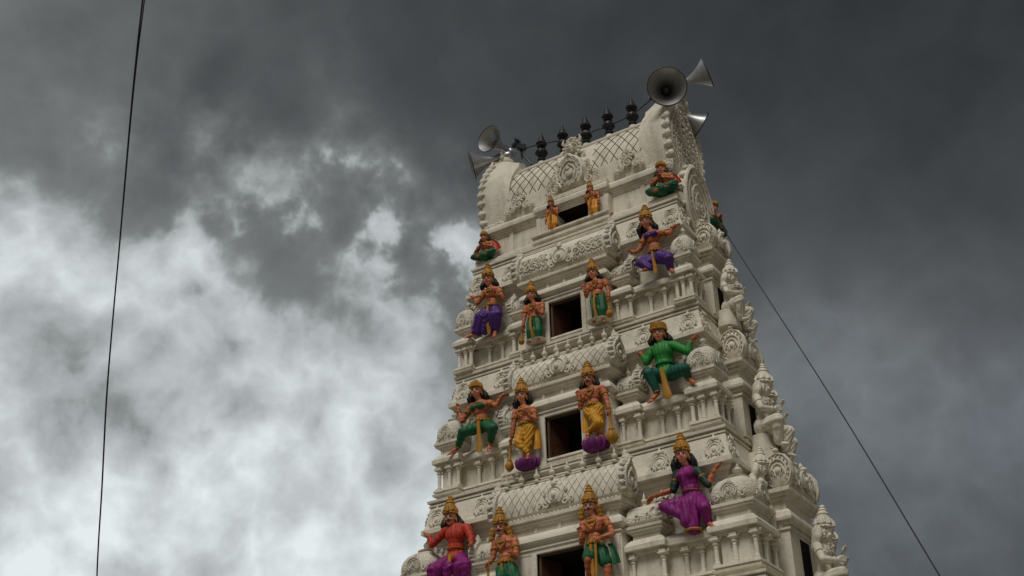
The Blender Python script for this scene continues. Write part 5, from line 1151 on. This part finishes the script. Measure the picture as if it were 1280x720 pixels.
# unpainted figures on the side face
SEAT = dict(hed=(0.0, -0.12, 1.28), nek=(0, -0.08, 1.10), sL=(-0.22, -0.04, 1.02), eL=(-0.34, -0.14, 0.76), wL=(-0.16, -0.30, 0.76), hL=(-0.04, -0.36, 0.80), sR=(0.22, -0.04, 1.02), eR=(0.36, -0.10, 0.78), wR=(0.34, -0.24, 0.96), hR=(0.36, -0.28, 1.10),
            che=(0, -0.05, 0.90), pel=(0, -0.02, 0.52), kL=(-0.26, -0.38, 0.50), aL=(-0.12, -0.30, 0.12), tL=(-0.16, -0.44, 0.06), kR=(0.28, -0.36, 0.46), aR=(0.24, -0.24, 0.06), tR=(0.26, -0.38, 0.0), sash=(0.04, -0.3, 0.1))
for nm, z, u_, v, sc__ in (('unpainted cream seated figure in the side niche of the upper tier', 12.05, -0.28, 3.20, 0.92), ('unpainted cream seated figure in the side niche of the middle tier', 9.20, -0.33, 3.62, 1.08), ('unpainted cream seated figure in the side niche of the lowest tier', 6.05, -0.42, 4.42, 1.10)):
    figure(nm, 'cream figures on the side face', u_, v, z, SEAT, dict(cream=1, hs=1.1, s=1.08, lower=('dhoti', 'green'), fold='swag', hair=0.10, nL=(0, -1, 0), nR=(0, -1, 0), base=('block', 0.0, 0.02, 0.27, 0.36)), side=1, name='cream_statue', sc_=sc__)
    figure(nm.replace('seated figure', 'companion half hidden behind the seated one').replace('unpainted ', ''), 'cream figures on the side face', u_+0.62, v-0.16, z+0.05, SEAT, dict(cream=1, hs=1.05, s=1.05, lower=('dhoti', 'green'), fold='swag', hair=0.10, nL=(0, -1, 0), nR=(0, -1, 0), base=('block', 0.0, 0.02, 0.27, 0.36)), side=1, name='cream_statue', sc_=sc__*0.95)
figure('unpainted cream woman leaning out beside the lower right corner dome', 'cream figures on the side face', -0.95, 3.50, 7.36, P('DR', hed=(0.05, -0.22, 1.50), nek=(0.04, -0.15, 1.34), aR=(0.46, -0.3, 0.1), tR=(0.5, -0.4, 0.0), kR=(0.36, -0.36, 0.45)), dict(cream=1, woman=1, hs=1.05, s=1.0, upper=('sari', 'magenta'), lower=('skirt', 'magenta'), hair=0.15, nR=(0, 0, 1), nL=(0, 0, -1), sash=False, fold='v'), side=1, name='cream_statue', sc_=0.92)

# ------------------------------------------------------------------ loudspeaker horns, floodlights, cables
def horn(label, c, d, R, L, mount):
    """c: centre of the mouth, d: direction the mouth looks, mount: point on the bracket"""
    d = V(d).normalized(); T = Matrix.Translation((0, YC, 0)) @ Matrix.Translation(c) @ d.to_track_quat('Z', 'Y').to_matrix().to_4x4()
    root = empty('horn_loudspeaker', label, 'loudspeaker', 'horn loudspeakers on the roof', T)
    pr = [(0.055, -L), (0.060, -L*0.80), (0.085, -L*0.60), (0.14, -L*0.38), (0.24, -L*0.19), (0.34, -L*0.07), (R/0.42*0.42, 0.0)]
    pr = [(0.055+(R-0.055)*t**2.3, -L*(1-t)) for t in [i/12 for i in range(13)]]
    b = MB(); b.lathe(pr+[(r-0.012, z+0.004) for r, z in pr[::-1]][:1], 40)
    # double skin: outer and inner
    n = 40; vs = []; fs = []
    inn = [(max(r-0.014, 0.01), z+0.004) for r, z in pr]
    b = MB(); allp = pr+inn[::-1]
    for r, z in allp:
        for i in range(n): a = 2*pi*i/n; vs.append((r*cos(a), r*sin(a), z))
    for j in range(len(allp)-1):
        for i in range(n): fs.append((j*n+i, j*n+(i+1) % n, (j+1)*n+(i+1) % n, (j+1)*n+i))
    b.add(vs, fs); b.build('horn_bell', M['horn'], root, 0.7)
    b = MB(); b.tube([(R*cos(2*pi*k/n), R*sin(2*pi*k/n), 0.0) for k in range(n)], 0.016, 6, None, closed=True); b.build('rim', M['horn_rim'], root, 1.2)
    b = MB(); b.lathe([(0.05, -L*0.62), (0.085, -L*0.5), (0.08, -L*0.42), (0.03, -L*0.34), (0.0, -L*0.33)], 14); b.build('reflex_cone_painted_shade', M['horn_rim'], root, 0.8)  # cone takes the dark rim colour to paint the shade deep in the horn
    b = MB(); b.lathe([(0.05, -L-0.20), (0.10, -L-0.19), (0.11, -L-0.16), (0.11, -L-0.03), (0.08, -L+0.01), (0.05, -L+0.02)], 18); b.build('driver', M['horn'], root, 0.7)
    b = MB(); m = T.inverted() @ (V(mount)+V((0, YC, 0))); b.tube([(0, 0.07, -L*0.75), (0, 0.12, -L*0.9), m], 0.022, 8); b.ball(m, 0.04, 8, 6); b.build('bracket', M['blackmetal'], root, 1.0)
    return root
horn('big grey horn loudspeaker facing the viewer on the right end of the roof', (2.67, -1.00, 18.05), (0.42, -0.80, -0.42), 0.44, 0.95, (2.2, 0.1, 18.5))
horn('grey horn loudspeaker seen side-on, pointing right beside the big one', (3.22, 0.10, 18.92), (0.88, 0.22, 0.24), 0.36, 0.75, (2.3, 0.15, 18.5))
horn('grey horn loudspeaker half hidden behind the right roof end, pointing down to the right', (2.68, 0.66, 17.98), (0.55, 0.66, -0.40), 0.34, 0.75, (2.25, 0.3, 18.4))
horn('grey horn loudspeaker on the left roof end, upper one, facing down to the viewer', (-2.52, -0.42, 19.16), (-0.14, -1.05, -0.02), 0.36, 0.75, (-2.15, 0.1, 18.5))
horn('grey horn loudspeaker on the left roof end, lower one, pointing left', (-2.98, -0.50, 18.50), (-0.80, -0.45, -0.22), 0.37, 0.80, (-2.2, 0.0, 18.45))
def flood(label, c, d, mount):
    d = V(d).normalized(); T = Matrix.Translation((0, YC, 0)) @ Matrix.Translation(c) @ d.to_track_quat('Z', 'Y').to_matrix().to_4x4()
    root = empty('floodlight', label, 'floodlight', 'black floodlights on the roof', T)
    b = MB(); b.box(-0.10, 0.10, -0.08, 0.08, -0.10, 0.0, bev=0.015)
    for k in range(5): b.box(-0.085+k*0.04, -0.075+k*0.04, -0.07, 0.07, -0.14, -0.09)
    b.build('housing', M['blackmetal'], root, 0.4); b = MB(); b.box(-0.085, 0.085, -0.065, 0.065, -0.001, 0.006); b.build('glass', M['glassy'], root)
    b = MB(); m = T.inverted() @ (V(mount)+V((0, YC, 0))); b.tube([(0.11, 0, -0.05), (0.11, 0, -0.16), (0, 0, -0.18)], 0.012, 6); b.tube([(-0.11, 0, -0.05), (-0.11, 0, -0.16), (0, 0, -0.18)], 0.012, 6); b.tube([(0, 0, -0.18), m], 0.02, 6); b.build('bracket', M['blackmetal'], root, 1.0)
flood('small black floodlight on the left roof end, upper one', (-2.04, -0.05, 19.05), (-0.5, -0.8, -0.1), (-1.78, 0.0, 18.25))
flood('small black floodlight on the left roof end, lower one beside the pole', (-1.74, -0.1, 18.80), (0.7, -0.7, -0.1), (-1.6, 0.0, 18.25))
flood('small black floodlight beside the big horn on the right roof end', (1.88, -0.2, 18.70), (-0.6, -0.8, 0.0), (2.0, 0.0, 18.35))
def cable(label, pts, r, name='cable', sag=None):
    b = MB(); b.tube(smoothpath(pts, 10), r, 6); o = b.build(name, M['cable'], None, 1.0); o['label'] = label; o['category'] = 'cable'; return o
b = MB(); b.tube([V((-1.93, YC-0.02, 18.92)), V((-1.55, YC-0.02, 18.2))], 0.035, 8); o = b.build('bracket_pole', M['horn_rim'], None, 1.0); o['label'] = 'short slanting dark metal pole behind the left floodlights'; o['category'] = 'pole'
cable('thin black cable strung along the roof finials', [(-1.75, YC-0.1, 18.7), (-1.2, YC-0.12, 18.62), (-0.6, YC-0.12, 18.48), (-0.1, YC-0.12, 18.40), (0.6, YC-0.12, 18.36), (1.3, YC-0.12, 18.40), (1.9, YC-0.1, 18.66)], 0.014)
cable('thin black twin cable hanging across the left of the sky', [(13.9, -2.5, 20.9), (8.4, 2.0, 17.85), (2.9, 6.5, 14.75), (1.7, 7.5, 14.07), (-0.14, 9, 13.05), (-0.75, 9.5, 12.71), (-1.58, 10.2, 12.24), (-3.08, 11.5, 11.26), (-4.12, 12.4, 10.5), (-5.13, 13.3, 9.62), (-6.3, 14.4, 8.6), (-7.59, 15.6, 7.5), (-9.6, 17.6, 5.6), (-12.5, 20.4, 2.8), (-17.0, 24.5, -1.6)], 0.0125)
b = MB(); b.tube(smoothpath([(13.95, -2.5, 20.95), (8.45, 2.0, 17.9), (2.95, 6.5, 14.75), (1.74, 7.5, 14.07), (-0.10, 9, 13.06), (-0.725, 9.5, 12.715), (-1.565, 10.2, 12.243), (-3.072, 11.5, 11.262), (-4.112, 12.4, 10.503), (-5.117, 13.3, 9.625), (-6.288, 14.4, 8.605), (-7.58, 15.6, 7.505), (-9.6, 17.6, 5.62), (-12.5, 20.4, 2.85), (-17.0, 24.5, -1.55)], 10), 0.009, 6); o = b.build('cable', M['cable'], None, 1.0); o['label'] = 'thinner black cable running just beside the left one'; o['category'] = 'cable'
cable('long black cable running from the right roof corner down across the sky', [(2.58, YC+0.9, 16.21), (3.12, 22.2, 14.72), (6.05, 18.5, 8.53), (7.95, 15.5, 4.55), (9.2, 13, 2.12), (11.1, 9.2, -1.6)], 0.0105)
# ------------------------------------------------------------------ sky and light
w = bpy.data.worlds.new('World'); sc.world = w; w.use_nodes = True
nt = w.node_tree; N = nt.nodes; L = nt.links; N.clear()
out = N.new('ShaderNodeOutputWorld'); bg = N.new('ShaderNodeBackground'); L.new(bg.outputs[0], out.inputs[0])
SUN_EL, SUN_AZ = radians(56), radians(168)      # azimuth measured clockwise from +Y
sky = N.new('ShaderNodeTexSky'); sky.sky_type = 'NISHITA'; sky.sun_disc = False
sky.sun_elevation = SUN_EL; sky.sun_rotation = SUN_AZ
tc = N.new('ShaderNodeTexCoord')
def vecconst(v): 
    n = N.new('ShaderNodeCombineXYZ'); 
    for i in range(3): n.inputs[i].default_value = v[i]
    return n
def dotdir(v):
    n = N.new('ShaderNodeVectorMath'); n.operation = 'DOT_PRODUCT'; n.inputs[1].default_value = v; L.new(GB_, n.inputs[0]); return n.outputs['Value']
def math_(op, a, b=None, c=None):
    n = N.new('ShaderNodeMath'); n.operation = op
    for i, x in enumerate((a, b, c)):
        if x is None: continue
        if isinstance(x, (int, float)): n.inputs[i].default_value = x
        else: L.new(x, n.inputs[i])
    return n.outputs[0]
def noise_(scale, detail, rough, vec, dist=0.0, off=(0, 0, 0), st=(1, 1, 1)):
    mp = N.new('ShaderNodeMapping'); mp.inputs['Location'].default_value = off; mp.inputs['Scale'].default_value = st; L.new(vec, mp.inputs['Vector'])
    n = N.new('ShaderNodeTexNoise'); n.inputs['Scale'].default_value = scale; n.inputs['Detail'].default_value = detail; n.inputs['Roughness'].default_value = rough
    n.inputs['Distortion'].default_value = dist; L.new(mp.outputs[0], n.inputs['Vector']); return n.outputs['Fac']
def pxdir(x, y):
    v = fwd*F + r2*(x-640) - u2*(y-360); return v.normalized()
G0 = tc.outputs['Generated']
def warp(vec, scale, amt, off, detail=6):
    mp = N.new('ShaderNodeMapping'); mp.inputs['Location'].default_value = off; L.new(vec, mp.inputs['Vector'])
    n = N.new('ShaderNodeTexNoise'); n.inputs['Scale'].default_value = scale; n.inputs['Detail'].default_value = detail; n.inputs['Roughness'].default_value = 0.55; L.new(mp.outputs[0], n.inputs['Vector'])
    a = N.new('ShaderNodeVectorMath'); a.operation = 'SUBTRACT'; a.inputs[1].default_value = (0.5, 0.5, 0.5); L.new(n.outputs['Color'], a.inputs[0])
    b = N.new('ShaderNodeVectorMath'); b.operation = 'SCALE'; b.inputs['Scale'].default_value = amt; L.new(a.outputs[0], b.inputs[0])
    c = N.new('ShaderNodeVectorMath'); c.operation = 'ADD'; L.new(vec, c.inputs[0]); L.new(b.outputs[0], c.inputs[1]); return c.outputs[0]
G = warp(G0, 5.0, SKY_W1, (1.3, 4.2, 2.2)); G = warp(G, 14.0, SKY_W2, (7, 2, 5))
GB_ = G
def blob(x, y, rad_deg, soft=1.0):
    d = pxdir(x, y); v = dotdir(tuple(d)); c0 = cos(radians(rad_deg))
    r = N.new('ShaderNodeMapRange'); r.interpolation_type = 'SMOOTHSTEP'; r.inputs['From Min'].default_value = c0; r.inputs['From Max'].default_value = 1.0; L.new(v, r.inputs['Value']); return r.outputs['Result']
num = None; den = None
for (x, y, p, kk) in SKY_PTS:
    p = 0.45+(p-0.45)*SKY_CON      # soft cloud masses: each one darkens or brightens its own part of the sky
    d = dotdir(tuple(pxdir(x, y))); d = math_('MAXIMUM', d, 0.0); w_ = math_('POWER', d, kk)
    num = math_('MULTIPLY', w_, p) if num is None else math_('MULTIPLY_ADD', w_, p, num)
    den = w_ if den is None else math_('ADD', den, w_)
num = math_('ADD', num, 0.42*0.004); den = math_('ADD', den, 0.004)
base = math_('DIVIDE', num, den)
big = noise_(4.5, 6, 0.5, G, 0.35, SKY_OFF)
med = noise_(11.0, 9, 0.52, G, 0.2, (3, 1, 7))
fin = noise_(34.0, 6, 0.55, G, 0.1, (5, 2, 1))
nz_ = math_('MULTIPLY_ADD', big, 1.0, -0.5)
nz_ = math_('MULTIPLY_ADD', med, 0.75, math_('ADD', nz_, -0.375))
nz_ = math_('MULTIPLY_ADD', fin, 0.12, math_('ADD', nz_, -0.06))
def billow(scale, off, wgt):      # cauliflower edges
    global nz_
    n = noise_(scale, 7, 0.5, G, 0.0, off); a = math_('ABSOLUTE', math_('MULTIPLY_ADD', n, 2.0, -1.0))
    nz_ = math_('ADD', nz_, math_('MULTIPLY', math_('SUBTRACT', 0.16, a), wgt))
billow(5.5, (9, 3, 2), 0.9); billow(13.0, (2, 8, 4), 0.6)
# contrast of the billows grows with the brightness of the cloud
front = math_('MULTIPLY_ADD', nz_, math_('MAXIMUM', math_('MINIMUM', math_('MULTIPLY_ADD', base, 4.0*SKY_TEAR, -1.45*SKY_TEAR), SKY_TEAR), 0.0), base)        # dark front layer, torn along its edge, over a bright layer
edge = N.new('ShaderNodeMapRange'); edge.interpolation_type = 'SMOOTHSTEP'; edge.inputs['From Min'].default_value = 0.535-SKY_SOFT; edge.inputs['From Max'].default_value = 0.535+SKY_SOFT; L.new(front, edge.inputs['Value'])
dark_ = math_('MULTIPLY_ADD', base, 0.96, 0.005); dark_ = math_('MULTIPLY_ADD', nz_, math_('MAXIMUM', math_('MULTIPLY_ADD', base, 0.9, -0.20), 0.07), dark_)
lite_ = math_('MULTIPLY_ADD', base, 0.80, 0.185); lite_ = math_('MULTIPLY_ADD', nz_, 0.62, lite_)
mixv = N.new('ShaderNodeMix'); mixv.data_type = 'FLOAT'; L.new(edge.outputs['Result'], mixv.inputs['Factor']); L.new(dark_, mixv.inputs['A']); L.new(lite_, mixv.inputs['B']); v = mixv.outputs['Result']
v = math_('MAXIMUM', math_('MINIMUM', v, SKY_MAX), 0.16)
lin = math_('POWER', v, 2.2)
cr = N.new('ShaderNodeCombineXYZ')
cool = math_('POWER', math_('MAXIMUM', dotdir(tuple(pxdir(1230, 640))), 0.0), 45)
for i, (t, c_) in enumerate(((0.925, -0.02), (0.99, 0.0), (1.0, 0.08))): L.new(math_('MULTIPLY', lin, math_('MULTIPLY_ADD', cool, c_, t)), cr.inputs[i])
mix = N.new('ShaderNodeMix'); mix.data_type = 'RGBA'; mix.inputs['Factor'].default_value = 0.985
sc_ = N.new('ShaderNodeVectorMath'); sc_.operation = 'SCALE'; sc_.inputs['Scale'].default_value = 10.0*SKY_GAIN/2**EXPO; L.new(cr.outputs[0], sc_.inputs[0])
L.new(sky.outputs['Color'], mix.inputs['A']); L.new(sc_.outputs[0], mix.inputs['B'])
L.new(mix.outputs['Result'], bg.inputs['Color']); bg.inputs['Strength'].default_value = 0.10
sun = bpy.data.objects.new('sun', bpy.data.lights.new('sun', 'SUN')); C.objects.link(sun)
sun.data.energy = SUN_E; sun.data.angle = radians(24); sun.data.color = (1.0, 0.97, 0.92)
sd = Vector((sin(SUN_AZ)*cos(SUN_EL), cos(SUN_AZ)*cos(SUN_EL), sin(SUN_EL)))
sun.rotation_euler = sd.to_track_quat('Z', 'Y').to_euler()
vs_ = sc.view_settings; vs_.view_transform = 'Standard'; vs_.look = 'None'; vs_.gamma = 1; vs_.exposure = EXPO; vs_.use_curve_mapping = False

# ------------------------------------------------------------------ drawing units -> metres
bpy.context.view_layer.update()
for o in list(C.objects):
    if o.parent is None and o.type in ('MESH', 'EMPTY', 'CAMERA'):
        if o.type == 'CAMERA': o.location = o.location*S
        else:
            o.location = o.location*S; o.scale = o.scale*S
